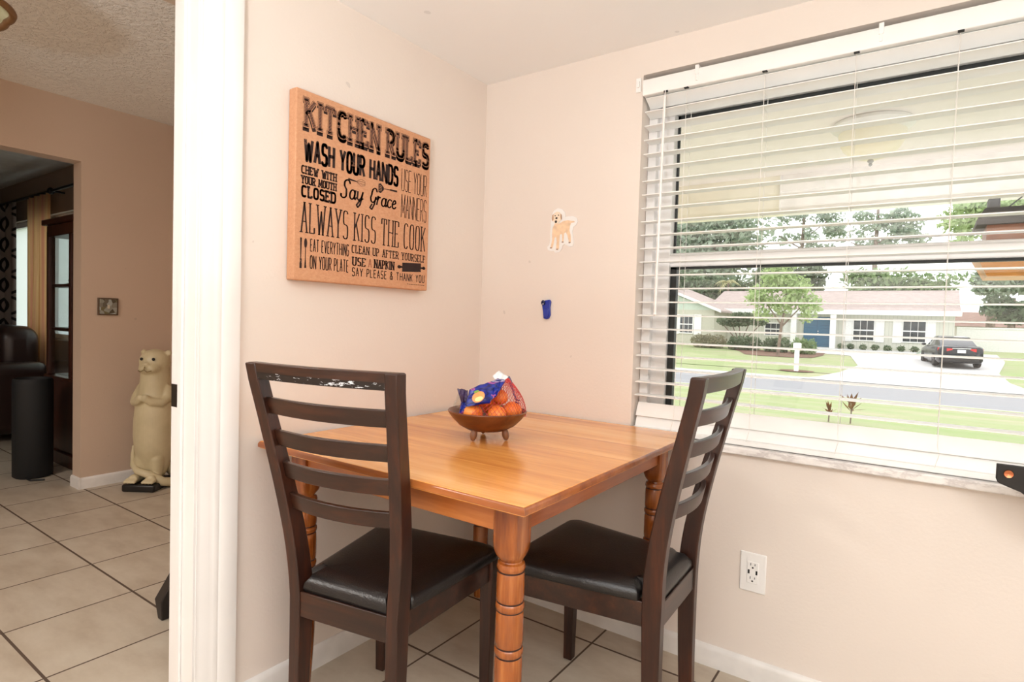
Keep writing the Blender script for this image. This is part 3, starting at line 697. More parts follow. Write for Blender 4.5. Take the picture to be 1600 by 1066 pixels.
G = {'A': (.95, [[(0, 0), (.5, 1), (1, 0)], [(.2, .36), (.8, .36)]]), 'B': (.9, [[(.0, 0), (.0, 1)], [(0, 1), (.5, 1)] + arc(.5, .76, .42, .24, 90, -90) + [(0, .52)], [(.5, .52)] + arc(.5, .26, .5, .26, 90, -90) + [(0, 0)]]),
     'C': (.88, [sq(.5, .5, .5, .5, 42, 318, 18)]), 'D': (.92, [[(0, 0), (0, 1)], [(0, 1), (.4, 1)] + sq(.4, .5, .6, .5, 90, -90) + [(0, 0)]]),
     'E': (.8, [[(0, 0), (0, 1)], [(0, 1), (1, 1)], [(0, .52), (.8, .52)], [(0, 0), (1, 0)]]), 'F': (.8, [[(0, 0), (0, 1)], [(0, 1), (1, 1)], [(0, .52), (.8, .52)]]),
     'G': (.92, [sq(.5, .5, .5, .5, 45, 360, 18) + [(.6, .5)]]), 'H': (.95, [[(0, 0), (0, 1)], [(1, 0), (1, 1)], [(0, .52), (1, .52)]]), 'I': (.2, [[(.5, 0), (.5, 1)]]),
     'K': (.92, [[(0, 0), (0, 1)], [(1, 1), (0, .42)], [(.35, .62), (1, 0)]]), 'L': (.78, [[(0, 1), (0, 0), (1, 0)]]), 'M': (1.25, [[(0, 0), (.06, 1), (.5, .2), (.94, 1), (1, 0)]]),
     'N': (.98, [[(0, 0), (0, 1), (1, 0), (1, 1)]]), 'O': (.92, [sq(.5, .5, .5, .5, 0, 360, 28)]), 'P': (.86, [[(0, 0), (0, 1)], [(0, 1), (.5, 1)] + arc(.5, .73, .5, .27, 90, -90) + [(0, .46)]]),
     'R': (.92, [[(0, 0), (0, 1)], [(0, 1), (.5, 1)] + arc(.5, .74, .45, .26, 90, -90) + [(0, .48)], [(.45, .48), (1, 0)]]),
     'S': (.84, [sq(.5, .75, .48, .25, 25, 270, 12)[:-1] + sq(.5, .25, .5, .25, 90, -155, 12)]), 'T': (1.05, [[(0, 1), (1, 1)], [(.5, .98), (.5, 0)]]),
     'U': (.92, [[(0, 1), (0, .3)] + sq(.5, .3, .5, .3, 180, 360, 12) + [(1, .3), (1, 1)]]), 'V': (.95, [[(0, 1), (.5, 0), (1, 1)]]), 'W': (1.35, [[(0, 1), (.26, 0), (.5, .8), (.74, 0), (1, 1)]]),
     'X': (.9, [[(0, 0), (1, 1)], [(0, 1), (1, 0)]]), 'Y': (.95, [[(0, 1), (.5, .48), (1, 1)], [(.5, .48), (.5, 0)]]),
     '&': (1.0, [[(1, 0), (.25, .72)] + arc(.45, .8, .22, .2, 190, -20, 9) + [(.2, .42)] + arc(.36, .24, .36, .24, 140, 330, 9) + [(.98, .46)]]),
     'a': (.8, [arc(.42, .26, .38, .26, 40, 400, 20), [(.82, .54), (.76, .1), (.95, .02), (1.1, .16)]]), 'y': (.8, [[(.05, .52), (.12, .12), (.4, .02), (.74, .2), (.86, .54)], [(.86, .54), (.7, -.2), (.4, -.38), (.18, -.26), (.5, -.02), (1.05, .18)]]),
     'r': (.62, [[(.0, .3), (.2, .56), (.24, .42), (.14, 0)], [(.2, .3), (.45, .52), (.85, .5)]]), 'c': (.62, [arc(.55, .27, .5, .26, 50, 320, 16)]), 'e': (.66, [[(.1, .24), (.7, .34)] + arc(.5, .36, .3, .18, 0, 150, 8) + arc(.55, .27, .48, .26, 170, 325, 12)]),
     '1': (.95, [[(.95, .84)] + arc(.6, .82, .34, .18, 10, 180, 8) + [(.3, .66), (.62, .46), (.7, .2)] + arc(.38, .14, .34, .16, 10, -190, 10)]),
     '2': (1.0, [[(.95, .82)] + arc(.62, .70, .36, .30, 50, 200, 12) + arc(.56, .46, .38, .36, 190, 330, 10) + [(.92, .46), (.84, .0), (.6, -.34), (.3, -.26), (.5, -.02)]])}
def lettering(text, u0, u1, z0, z1, weight, wx=None, slab=0, lift=.0006, mat=None, name='lettering', shift=(0, 0), gap=.22, slant=0, grow=0, space=.5, part=None):
    """stroke lettering fitted to a box on the board face; one mesh per line of text"""
    h = z1 - z0; wy = weight / 2 + grow; wx = (wx or weight) / 2 + grow; M = MB()
    tot = sum(G[c][0] if c != ' ' else space for c in text) + gap * (len(text) - 1)
    mg = (wx - grow) * 1.0
    k = (u1 - u0 - 2 * mg) / tot; x = u0 + mg
    if mat is None: mat = m_ink
    def P(a, b): return Vector((SX + lift, SY0 + .0 + a + shift[0] + slant * (b - z0), b + shift[1]))
    def bar(p, q):
        d = Vector((q[0] - p[0], q[1] - p[1]))
        if d.length < 1e-7: return
        n = Vector((-d.y, d.x)).normalized(); n = Vector((n.x * wx, n.y * wy))
        M.quad(P(p[0] + n.x, p[1] + n.y), P(p[0] - n.x, p[1] - n.y), P(q[0] - n.x, q[1] - n.y), P(q[0] + n.x, q[1] + n.y))
    zi, hi = z0 + (wy - grow), h - 2 * (wy - grow)
    for ch in text:
        if ch == ' ': x += (space + gap) * k; continue
        wch, strokes = G[ch]
        if slab and ch == 'T': strokes = strokes + [[(.0, 1), (.0, .80)], [(1, 1), (1, .80)]]
        if slab and ch in 'EFL': strokes = strokes + [[(1, 1), (1, .80)]] * (ch in 'EF') + [[(1, 0), (1, .2)]] * (ch in 'EL')
        for s_ in strokes:
            q = [(x + a * wch * k, zi + b * hi) for a, b in s_]
            for a, b in zip(q, q[1:]): bar(a, b)
            for a in q[1:-1] + ([q[0], q[-1]] if slab == 0 and len(q) > 6 else []):
                M.add([P(a[0] + wx * cos(i * pi / 4), a[1] + wy * sin(i * pi / 4)) for i in range(8)], [tuple(range(8))])
            if slab:
                for e, nb in ((0, 1), (-1, -2)):
                    b = s_[e][1]
                    if b in (0, 1) and abs(s_[e][0] - s_[nb][0]) < .6 and abs(s_[nb][1] - b) > .3:
                        cx, cz = q[e]; M.quad(P(cx - wx - slab, cz - wy), P(cx + wx + slab, cz - wy), P(cx + wx + slab, cz + wy), P(cx - wx - slab, cz + wy))
                for (a, b), pt in zip(s_[1:-1], q[1:-1]):
                    if b in (0, 1) and ch in 'AMNVWY': M.quad(P(pt[0] - wx - slab * .5, pt[1] - wy), P(pt[0] + wx + slab * .5, pt[1] - wy), P(pt[0] + wx + slab * .5, pt[1] + wy), P(pt[0] - wx - slab * .5, pt[1] + wy))
        x += (wch + gap) * k
    return M.build(name, mat, part or sg, fix=False)
# headline: drop block, outline, striped face
for txt, a, b in (('KITCHEN', .026, .311), ('RULES', .337, .541)):
    ww = .0118; kw = dict(slab=.0038, wx=.0122, gap=.50)
    lettering(txt, a, b, .432 + SZ0, .521 + SZ0, ww, shift=(0, -.0055), grow=.0006, **kw)
    lettering(txt, a, b, .437 + SZ0, .522 + SZ0, ww, grow=.0013, lift=.0009, **kw)
    lettering(txt, a, b, .437 + SZ0, .522 + SZ0, ww, grow=.0002, lift=.0012, mat=m_tan, **kw)
    lettering(txt, a, b, .437 + SZ0, .522 + SZ0, ww, grow=-.0012, lift=.0015, mat=m_ink_s, **kw)
def line(t, u0, u1, z0, z1, w, **k): lettering(t, u0, u1, SZ0 + z0, SZ0 + z1, w, **k)
line('WASH YOUR HANDS', .026, .396, .339, .409, .0100, wx=.0096, gap=.5, space=.35)
line('USE YOUR', .409, .533, .331, .407, .0026, gap=.34, space=.3)
line('MANNERS', .410, .534, .241, .321, .0026, gap=.34)
line('CHEW WITH', .019, .143, .304, .329, .0042, wx=.0044, slab=.0016, gap=.5)
line('YOUR MOUTH', .019, .143, .276, .300, .0038, wx=.0042, slab=.0016, gap=.5)
line('CLOSED', .020, .142, .237, .273, .0068, wx=.0064, slab=.0026, gap=.5)
line('1ay', .153, .246, .262, .322, .0042, wx=.0066, gap=.10, slant=.18)
line('2race', .264, .388, .262, .318, .0042, wx=.0066, gap=.10, slant=.18)
line('ALWAYS KISS THE COOK', .020, .532, .137, .225, .0030, wx=.0050, slab=.0032, gap=.5, space=.35)
line('EAT EVERYTHING', .053, .194, .085, .123, .0029, gap=.5, space=.4)
line('ON YOUR PLATE', .053, .194, .035, .075, .0030, gap=.5, space=.4)
line('CLEAN UP AFTER YOURSELF', .204, .533, .098, .124, .0026, wx=.0036, slab=.0016, gap=.6)
line('USE', .207, .262, .059, .087, .0032, wx=.0058, slab=.002, gap=.55)
line('A', .272, .287, .060, .086, .0020, wx=.0036, slab=.001, mat=m_faint)
line('NAPKIN', .296, .386, .059, .088, .0032, wx=.0054, slab=.002, gap=.55)
line('SAY PLEASE & THANK YOU', .207, .532, .026, .054, .0030, gap=.55, space=.5)
def pic(name, polys, mat=None, lift=.0006):
    M = MB()
    for p in polys: M.add([Vector((SX + lift, SY0 + a, SZ0 + b)) for a, b in p], [tuple(range(len(p)))])
    return M.build(name, mat or m_ink, sg, fix=False)
def el(cx, cy, rx, ry, n=18, rot=0): return [(cx + rx * cos(2 * pi * i / n) * cos(rot) - ry * sin(2 * pi * i / n) * sin(rot), cy + rx * cos(2 * pi * i / n) * sin(rot) + ry * sin(2 * pi * i / n) * cos(rot)) for i in range(n)]
def seg(a, b, w0, w1=None):
    w1 = w0 if w1 is None else w1; d = Vector((b[0] - a[0], b[1] - a[1])).normalized(); n = (-d.y, d.x)
    return [(a[0] + n[0] * w0, a[1] + n[1] * w0), (a[0] - n[0] * w0, a[1] - n[1] * w0), (b[0] - n[0] * w1, b[1] - n[1] * w1), (b[0] + n[0] * w1, b[1] + n[1] * w1)]
pic('printed_fork', [seg((.0225, .034), (.0225, .062), .0022, .0032), seg((.0225, .062), (.0225, .122), .0014, .0030), seg((.0195, .034), (.0195, .05), .0007), seg((.0255, .034), (.0255, .05), .0007)])
pic('printed_spoon', [el(.038, .108, .0052, .014), seg((.038, .096), (.038, .058), .0011, .0014), seg((.038, .060), (.038, .036), .0016, .0036)])
pic('printed_rolling_pin', [[(.422, .058), (.513, .064), (.513, .095), (.422, .089)], el(.408, .0735, .0085, .0058), el(.527, .079, .0085, .0058), seg((.410, .0735), (.424, .074), .003), seg((.512, .0785), (.526, .079), .003)])
pic('printed_whisk', [seg((.186, .3235), (.216, .322), .0030, .0018)] + [seg((.216, .322), (.236, .322 + d), .0005) for d in (-.011, -.004, .004, .011)] + [seg((.236, .322 + d), (.252, .322 + d * .6), .0005) for d in (-.011, -.004, .004, .011)] + [seg((.252, .3286), (.252, .3154), .0005)])
pic('printed_spatula', [[(.308, .334), (.318, .337), (.331, .326), (.331, .318), (.318, .305), (.308, .308)], seg((.331, .322), (.360, .3235), .0009, .0012), seg((.358, .3235), (.390, .3245), .0026, .0032)])
pic('spatula_slit', [seg((.310, .312 + i * .006), (.322, .313 + i * .0045), .0006) for i in range(4)], m_tan, .0009)
pic('printed_credit_line', [seg((.446 + i * .0088, .0175), (.4525 + i * .0088, .0178), .0009) for i in range(10)])
# ------------------------------------------------------------------ hall: otter statue, switch plate, pendant shade, stool behind the jamb
ot = thing('otter_statue', 'tall cream carved otter statue standing upright in hall corner', 'statue', (-2.405, -.213, 0), radians(216))
def ottermat():
    t = NT('cream carved wood'); o = t.obj(); n = t.noise(o, 7, 4); n2 = t.noise(t.mapping(o, (60, 60, 8)), 2, 3)
    c = t.ramp(n, [(.3, s2l(196, 184, 148)), (.7, s2l(218, 206, 172))]); c = t.mix(t.math('MULTIPLY', n2, .2), c, s2l(168, 150, 112))
    t.set(c, .38, spec=.45); return t.m
m_ott = ottermat()
M = MB()
PR = [(.05, .050, .052), (.075, .064, .066), (.11, .076, .078), (.16, .090, .094), (.23, .108, .114), (.32, .117, .122), (.42, .115, .120), (.52, .105, .109), (.60, .090, .092), (.68, .082, .084), (.76, .076, .078)]
M.loft([[Vector((rx * cos(2 * pi * k / 28), ry * sin(2 * pi * k / 28), z)) for k in range(28)] for z, rx, ry in PR])
M.ell((0, .004, .774), (.088, .086, .082), 20, 14); M.ell((0, .058, .742), (.066, .046, .046), 16, 10); M.ell((0, .098, .766), (.020, .014, .014), 10, 8)
for s_ in (-1, 1):
    M.ell((s_ * .026, .082, .735), (.028, .024, .022), 12, 8); M.ell((s_ * .076, -.008, .832), (.021, .012, .021), 10, 8)
    M.tube([(s_ * .072, .000, .62), (s_ * .094, .028, .555), (s_ * .082, .070, .530), (s_ * .040, .108, .540), (s_ * .018, .122, .556)], [.034, .032, .027, .024, .023], 12)
    M.ell((s_ * .016, .126, .562), (.022, .022, .026), 10, 8)
    M.tube([(s_ * .046, .024, .24), (s_ * .046, .058, .17), (s_ * .044, .054, .11), (s_ * .046, .062, .072)], [.040, .042, .038, .030], 12)
    M.tube([(s_ * .050, .050, .070), (s_ * .054, .135, .066)], [.028, .030], 12)
    for k in range(4): M.tube([(s_ * .054 + (k - 1.5) * .016, .130, .068), (s_ * .054 + (k - 1.5) * .019, .172, .058)], [.012, .010], 8)
body = blob('body', m_ott, ot, M, .0062, 5)
M = MB(); M.tube([(.0, -.075, .150), (-.06, -.090, .075), (-.128, -.050, .036), (-.140, .030, .030), (-.100, .085, .046), (-.03, .112, .094), (.04, .105, .112), (.088, .070, .140), (.112, .036, .20), (.118, .020, .25)], [.036, .034, .031, .029, .027, .024, .021, .018, .013, .008], 12)
M.build('tail', m_ott, ot, smooth=80)
for s_ in (-1, 1):
    e = MB(); e.ell((s_ * .036, .083, .797), (.0095, .0065, .0095), 12, 8); e.build('eye', m_slot, ot, smooth=80)
M = MB(); M.tube([(-.040, .108, .728), (-.02, .121, .722), (0, .117, .734), (.02, .121, .722), (.040, .108, .728)], .0028, 6); M.tube([(0, .117, .734), (0, .110, .752)], .0026, 6)
M.build('carved_line', flat('carved shadow groove', s2l(130, 112, 76), .6), body)
M = MB(); M.box(-.098, .098, -.075, .172, 0, .046); M.build('plinth', flat('black plinth', s2l(22, 20, 19), .4), ot, bevel=.012, seg=3)
pl = thing('switch_plate', 'square mirrored tile frame light switch plate on tan hall wall', 'switch plate', (BW, -.394, 1.110))
def mosaic():
    t = NT('mirror mosaic'); o = t.obj(); v = t.add('ShaderNodeTexVoronoi'); v.inputs['Scale'].default_value = 40; t.l(o, v.inputs['Vector'])
    sv = t.add('ShaderNodeSeparateColor'); t.l(v.outputs['Color'], sv.inputs[0])
    t.set(t.ramp(sv.outputs[0], [(.2, s2l(92, 86, 74)), (.45, s2l(150, 150, 140)), (.6, s2l(176, 186, 184)), (.8, s2l(120, 116, 90))]), .2, .35); return t.m
MB().box(.0005, .010, -.056, .056, -.053, .053).build('plate_frame', flat('brown plate frame', s2l(92, 74, 60), .35, .3), pl, bevel=.002)
MB().box(.008, .0125, -.047, .047, -.045, .045).build('mosaic_face', mosaic(), pl, bevel=.001)
M = MB(); M.box(.012, .018, -.006, .006, -.012, .012); M.build('switch_rocker', flat('beige rocker', s2l(196, 188, 170), .4), pl, bevel=.001)
# scalloped shade hanging from the hall ceiling (only its edge enters the picture)
pd = thing('pendant_lamp', 'scalloped greenish glass ceiling lamp shade with brown rim in hall', 'lamp', (-.610, -1.585, 1.885))
def shade_prof(sc, dz):
    R = []
    for r, z in ((.03, .085), (.08, .075), (.13, .055), (.17, .028), (.197, 0)):
        R.append([Vector(((r * sc * (1 + .045 * (r / .2) ** 2 * abs(sin(4.0 * a)))) * cos(a), (r * sc * (1 + .045 * (r / .2) ** 2 * abs(sin(4.0 * a)))) * sin(a), z + dz)) for a in [2 * pi * k / 96 for k in range(96)]])
    return R
def shade_mat():
    t = NT('slag glass'); o = t.obj(); n = t.noise(o, 14, 4); t.set(t.ramp(n, [(.3, s2l(140, 132, 90)), (.55, s2l(190, 190, 160)), (.8, s2l(214, 214, 196))]), .3); return t.m
M = MB(); M.loft(shade_prof(1, 0) + shade_prof(.985, .006)[::-1], cap=False); M.build('lamp_shade', shade_mat(), pd, smooth=60)
rim = shade_prof(1, 0)[-1]
MB().tube(rim, .009, 8, closed=True).build('rim', flat('bronze rim', s2l(120, 84, 50), .4, .2), pd, smooth=60)
M = MB(); M.lathe([(.0, .11), (.03, .10), (.035, .085), (.012, .075), (.0, .074)], 20); M.tube([(0, 0, .1), (0, 0, HH - 1.885 - .02)], .006, 10); M.lathe([(.055, HH - 1.885 - .025), (.06, HH - 1.885 - .001)], 24)
M.build('stem', flat('antique bronze', s2l(90, 66, 44), .4, .6), pd, smooth=50)
hl = thing('added_ceiling_light', 'added square white fill light, unseen in the hall left of the doorway', 'lamp', (-1.35, -3.3, HH))  # unseen fixture added to brighten the hall
MB().box(-.4, .4, -.4, .4, -.04, 0).build('housing', m_plastic, hl, bevel=.004)
MB().box(-.38, .38, -.38, .38, -.046, -.041).build('diffuser', glow('hall fill lamp diffuser', (1, .95, .88, 1), 1.0), hl)
area_light('hall_fill', (0, 0, -.05), (0, 0, 0), .74, .74, HALL_FILL_W, (1, .95, .89), hl)
# dark stool standing just behind the jamb
st = thing('wooden_stool', 'dark wooden stool mostly hidden behind the white door jamb', 'stool', (-.52, -.765, 0))
m_dk = flat('near black wood', s2l(34, 28, 26), .4)
MB().box(-.15, .15, -.13, .13, .40, .43).build('seat', m_dk, st, bevel=.01)
for sx in (-1, 1):
    for sy in (-1, 1):
        q = [(sx * .10, sy * .09, .40, .016), (sx * .125, sy * .125, .18, .017), (sx * .145, sy * .165, .07, .026), (sx * .140, sy * .170, 0, .016)]
        MB().loft([[Vector((x - r, y - r, z)), Vector((x + r, y - r, z)), Vector((x + r, y + r, z)), Vector((x - r, y + r, z))] for x, y, z, r in q]).build('leg', m_dk, st, bevel=.004)
# ------------------------------------------------------------------ living room seen through the hall opening
def fabric_rings():
    t = NT('grey ring fabric'); o = t.obj(); sp = t.add('ShaderNodeSeparateXYZ'); t.l(o, sp.inputs[0])
    def cell(a, p): return t.math('SUBTRACT', t.math('FRACT', t.math('DIVIDE', a, p)), .5)
    def ring(dx):
        u = cell(t.math('ADD', sp.outputs[0], dx), .24); v = cell(sp.outputs[2], .20)
        r = t.math('SQRT', t.math('ADD', t.math('MULTIPLY', u, u), t.math('MULTIPLY', v, v)))
        return t.math('LESS_THAN', t.math('ABSOLUTE', t.math('SUBTRACT', r, .40)), .06)
    c = t.mix(ring(.06), s2l(150, 138, 132), s2l(36, 30, 30)); t.set(c, .85)
    tl = t.add('ShaderNodeBsdfTranslucent'); t.l(c, tl.inputs[0]); mx = t.add('ShaderNodeMixShader'); mx.inputs[0].default_value = .25
    t.l(t.b.outputs[0], mx.inputs[1]); t.l(tl.outputs[0], mx.inputs[2]); t.l(mx.outputs[0], t.out.inputs[0]); return t.m
def curtain(name, x0, x1, z0, z1, y, folds, mat, label, amp=.035):
    n = folds * 8; M = MB(); top, bot = [], []
    for i in range(n + 1):
        u = i / n; x = x0 + (x1 - x0) * u; yy = y + amp * sin(2 * pi * folds * u); top.append((x, yy * .6 + y * .4, z1)); bot.append((x, yy + .01 * sin(9 * u), z0))
    vs = []
    for j in range(7):
        v = j / 6
        vs += [tuple(a * (1 - v) + b * v for a, b in zip(p, q)) for p, q in zip(bot, top)]
    m = n + 1; M.add(vs, [(j * m + i, j * m + i + 1, (j + 1) * m + i + 1, (j + 1) * m + i) for j in range(6) for i in range(n)])
    o = M.build(name, mat, None, smooth=80, fix=False); s = o.modifiers.new('solid', 'SOLIDIFY'); s.thickness = .003
    return tag(o, label, 'curtain', 'curtains on the living room rod')
def stripes():
    t = NT('tan striped sheer'); o = t.obj(); n = t.noise(t.mapping(o, (16, 2, .15)), 2.2, 3); c = t.ramp(n, [(.35, s2l(224, 186, 146)), (.5, s2l(242, 220, 186)), (.65, s2l(228, 184, 166))])
    t.set(c, .85); tl = t.add('ShaderNodeBsdfTranslucent'); t.l(c, tl.inputs[0]); mx = t.add('ShaderNodeMixShader'); mx.inputs[0].default_value = .75
    t.l(t.b.outputs[0], mx.inputs[1]); t.l(tl.outputs[0], mx.inputs[2]); t.l(mx.outputs[0], t.out.inputs[0]); return t.m
m_str = stripes()
curtain('curtain', -6.38, -5.64, .12, 2.085, -.06, 4, fabric_rings(), 'grey curtain with dark ring pattern at the far left')
curtain('curtain', -5.32, -4.74, .12, 2.085, -.06, 4, m_str, 'tan and rose striped curtain hanging beside bright window')
rod = MB(); rod.tube([(-6.9, -.06, 2.10), (-3.6, -.06, 2.10)], .013, 10); rod.ell((-6.92, -.06, 2.10), .03, 12, 8); rod.ell((-3.58, -.06, 2.10), .03, 12, 8)
for x in (-6.82, -4.72, -3.7): rod.tube([(x, -.06, 2.10), (x, .039, 2.10)], .009, 8); rod.ell((x, -.06, 2.10), (.022, .03, .03), 10, 8)
tag(rod.build('curtain_rod', flat('black curtain rod', s2l(24, 20, 20), .4, .5), smooth=60), 'dark curtain rod above the living room window', 'curtain rod')
# dark leather sofa under the window
so = thing('sofa', 'dark brown leather sofa below the living room window', 'sofa', (-5.45, -.52, 0))
m_sofa = flat('dark brown leather', s2l(44, 28, 24), .35, var=.2, scale=6)
def cushion(name, x0, x1, y0, y1, z0, z1, bev=.07): return MB().box(x0, x1, y0, y1, z0, z1).build(name, m_sofa, so, bevel=bev, seg=5)
cushion('base', -.98, .98, -.40, .36, .06, .34, .03)
for x0 in (-.80, 0): cushion('seat_cushion', x0, x0 + .80, -.42, .18, .33, .50)
for x0, t in ((-.80, .0), (0, .03)): cushion('back_cushion', x0, x0 + .80, .08, .38, .46, .90 + t, .11)
for x0 in (-1.05, .80): cushion('arm', x0, x0 + .25, -.42, .38, .06, .64, .09)
# black cylinder
cy = thing('cylinder_bin', 'tall black cylindrical bin standing on the living room floor', 'bin', (-3.17, -.615, 0))
m_cyl = flat('matte black fabric', s2l(24, 25, 27), .7)
MB().lathe([(.092, 0), (.105, .012), (.106, .60), (.104, .628), (.098, .636), (.095, .630), (.094, .60)], 40).build('drum', m_cyl, cy, smooth=50)
MB().lathe([(.0955, .596), (.02, .602)], 40).build('lid', m_slot, cy)
MB().tube([(.09, -.06, .012), (.14, -.05, .006), (.18, .01, .006)], .006, 8).build('cord', m_slot, cy)
# curio cabinet with glass
cb = thing('curio_cabinet', 'dark reddish wood curio cabinet with glass doors in the living room', 'cabinet', (-3.26, -.20, 0))
m_cab = wood('cherry cabinet wood', s2l(44, 22, 14), s2l(66, 34, 22), s2l(90, 48, 32), 'z', 1.4, rough=.35)
X0, X1, Y0, Y1 = -.44, .44, -.19, .19
M = MB(); M.box(X0 - .02, X1 + .02, Y0 - .02, Y1, 0, .09); M.box(X0, X1, Y0, Y1, .09, .60); M.box(X0 - .012, X1 + .012, Y0 - .012, Y1, .585, .61); M.build('cabinet_base', m_cab, cb, bevel=.004)
M = MB()
for x in (X0, X1 - .04):
    for y in (Y0, Y1 - .04): M.box(x, x + .04, y, y + .04, .61, 1.64)
M.box(-.02, .02, Y0, Y0 + .025, .61, 1.60); M.build('post', m_cab, cb, bevel=.002)
M = MB(); M.box(X0, X1, Y0, Y1, 1.60, 1.68); M.box(X0 - .025, X1 + .025, Y0 - .025, Y1, 1.68, 1.72); M.build('cornice', m_cab, cb, bevel=.006)
for z in (.93, 1.24): MB().box(X0 + .005, X1 - .005, Y0 + .02, Y1 - .01, z, z + .022).build('shelf', m_cab, cb)
m_cg = clear_glass('cabinet glass', (.93, .95, .95, 1), 1.0)
for b in ((X0 + .04, -.02, Y0 + .01, Y0 + .014), (.02, X1 - .04, Y0 + .01, Y0 + .014)): MB().box(b[0], b[1], b[2], b[3], .62, 1.60).build('glass_door', m_cg, cb)
MB().box(X0 + .012, X0 + .016, Y0 + .04, Y1 - .04, .62, 1.60).build('side_glass', m_cg, cb)
m_fig = flat('dark pewter', s2l(52, 44, 40), .4, .3)
rnd = random.Random(4)
for i, (x, y, z, lab) in enumerate(((-.36, -.06, 1.262, 'small dark figurine at left end of upper cabinet shelf'), (-.27, .04, 1.262, 'dark figurine second from left on upper cabinet shelf'), (-.37, .02, .952, 'squat dark figurine at left end of lower cabinet shelf'), (-.27, -.08, .952, 'dark figurine second from left on lower cabinet shelf'), (-.36, .0, .610, 'dark figurine on cabinet base behind left glass door'))):
    h = .06 + .02 * (i % 3); M = MB(); M.lathe([(.028, 0), (.03, .01), (.016, .018), (.024, h * .5), (.02, h * .75), (.010, h * .85)], 14); M.ell((.004, 0, h), (.017, .015, .016), 10, 8); M.ell((.020, 0, h + .002), (.010, .006, .006), 8, 6); M.ell((-.028, 0, h * .6), (.022, .008, .014), 8, 6)
    tag(M.build('figurine', m_fig, None, smooth=60, loc=(-3.26 + x, -.20 + y, z)), lab, 'figurine', 'figurines in the curio cabinet')
# ------------------------------------------------------------------ outside: porch
m_pcream = flat('cream porch paint', (.90, .87, .74, 1), .7, var=.03)
m_pwhite = flat('white porch ceiling', (.93, .88, .86, 1), .6, var=.02)
struct(MB().box(-3.2, 5.2, .2, 2.42, 2.095, 2.2).build('ceiling_porch', m_pwhite))
M = MB(); M.box(-3.2, .70, 2.22, 2.40, 1.862, 2.095); struct(M.build('trim_6', m_pcream))
M = MB(); M.box(.70, 5.2, 2.22, 2.40, 1.862, 2.095); M.box(.70, .705, 2.20, 2.22, 1.862, 2.095); M.box(.70, .96, 2.205, 2.22, 1.99, 2.06); struct(M.build('trim_7', flat('white porch beam', (.92, .90, .88, 1), .6)))
struct(MB().box(-3.2, 5.2, .2, .26, -.3, 0).build('trim_8', m_pcream))
struct(MB().box(-3.2, 5.2, .26, 2.5, -.32, -.16).build('floor_porch', flat('porch concrete', (.82, .79, .77, 1), .85, var=.08, scale=3)))
pl_ = thing('porch_light', 'white dome porch ceiling light with warm bulb seen through blind', 'lamp', (1.262, 1.37, 2.095))
m_frost = translucent('frosted dome glass', (.80, .80, .78, 1), .5, .3)
MB().lathe([(.0, -.001), (.165, -.001), (.175, -.02), (.150, -.04), (.135, -.05)], 32).build('ceiling_pan', flat('pale pan', (.85, .85, .83, 1), .5), pl_, smooth=50)
MB().lathe([(.142, -.05), (.138, -.085), (.118, -.125), (.08, -.158), (.035, -.174), (.0, -.177)], 32, cap=False).build('dome', m_frost, pl_, smooth=70)
MB().ell((0, 0, -.085), (.035, .035, .05), 12, 10).build('bulb', glow('warm bulb', s2l(255, 232, 165), 3.2), pl_, smooth=80)
MB().lathe([(.012, -.176), (.014, -.184), (.006, -.192), (.009, -.2), (0, -.208)], 12).build('finial', flat('grey finial', (.4, .4, .4, 1), .4), pl_, smooth=60)
fd = thing('hanging_birdhouse', 'dark roofed wooden lantern hanging outside at right window edge', 'lantern', (1.86, 1.3, 1.34))
m_dw = flat('weathered dark roof', s2l(62, 60, 60), .7, var=.2); m_bw = wood('reddish box wood', s2l(96, 56, 36), s2l(136, 84, 54), s2l(170, 112, 78), 'x', 1.2, rough=.5); m_am = flat('amber panel', s2l(196, 130, 40), .35, var=.25, scale=9)
M = MB(); M.loft([[Vector((sx * w_, sy * w_ * .8, z)) for sx, sy in ((-1, -1), (1, -1), (1, 1), (-1, 1))] for w_, z in ((.195, .21), (.195, .23), (.172, .275), (.165, .28))]); M.build('roof', m_dw, fd)
MB().box(-.155, -.115, -.04, .04, .275, .335).build('chimney', m_dw, fd, bevel=.004)
MB().box(-.160, .160, -.125, .125, .09, .215).build('box', m_bw, fd)
M = MB(); M.loft([[Vector((sx * w_, sy * w_ * .8, z)) for sx, sy in ((-1, -1), (1, -1), (1, 1), (-1, 1))] for w_, z in ((.150, .0), (.193, .09))]); M.build('amber_tray', m_am, fd)
M = MB(); M.tube([(0, 0, .28), (0, 0, 2.095 - 1.34)], .003, 6); M.tube([(-.10, 0, .285), (0, 0, .38)], .003, 6); M.tube([(.10, 0, .285), (0, 0, .38)], .003, 6); M.ell((0, 0, .38), .010, 10, 8); M.build('hanger', m_slot, fd)

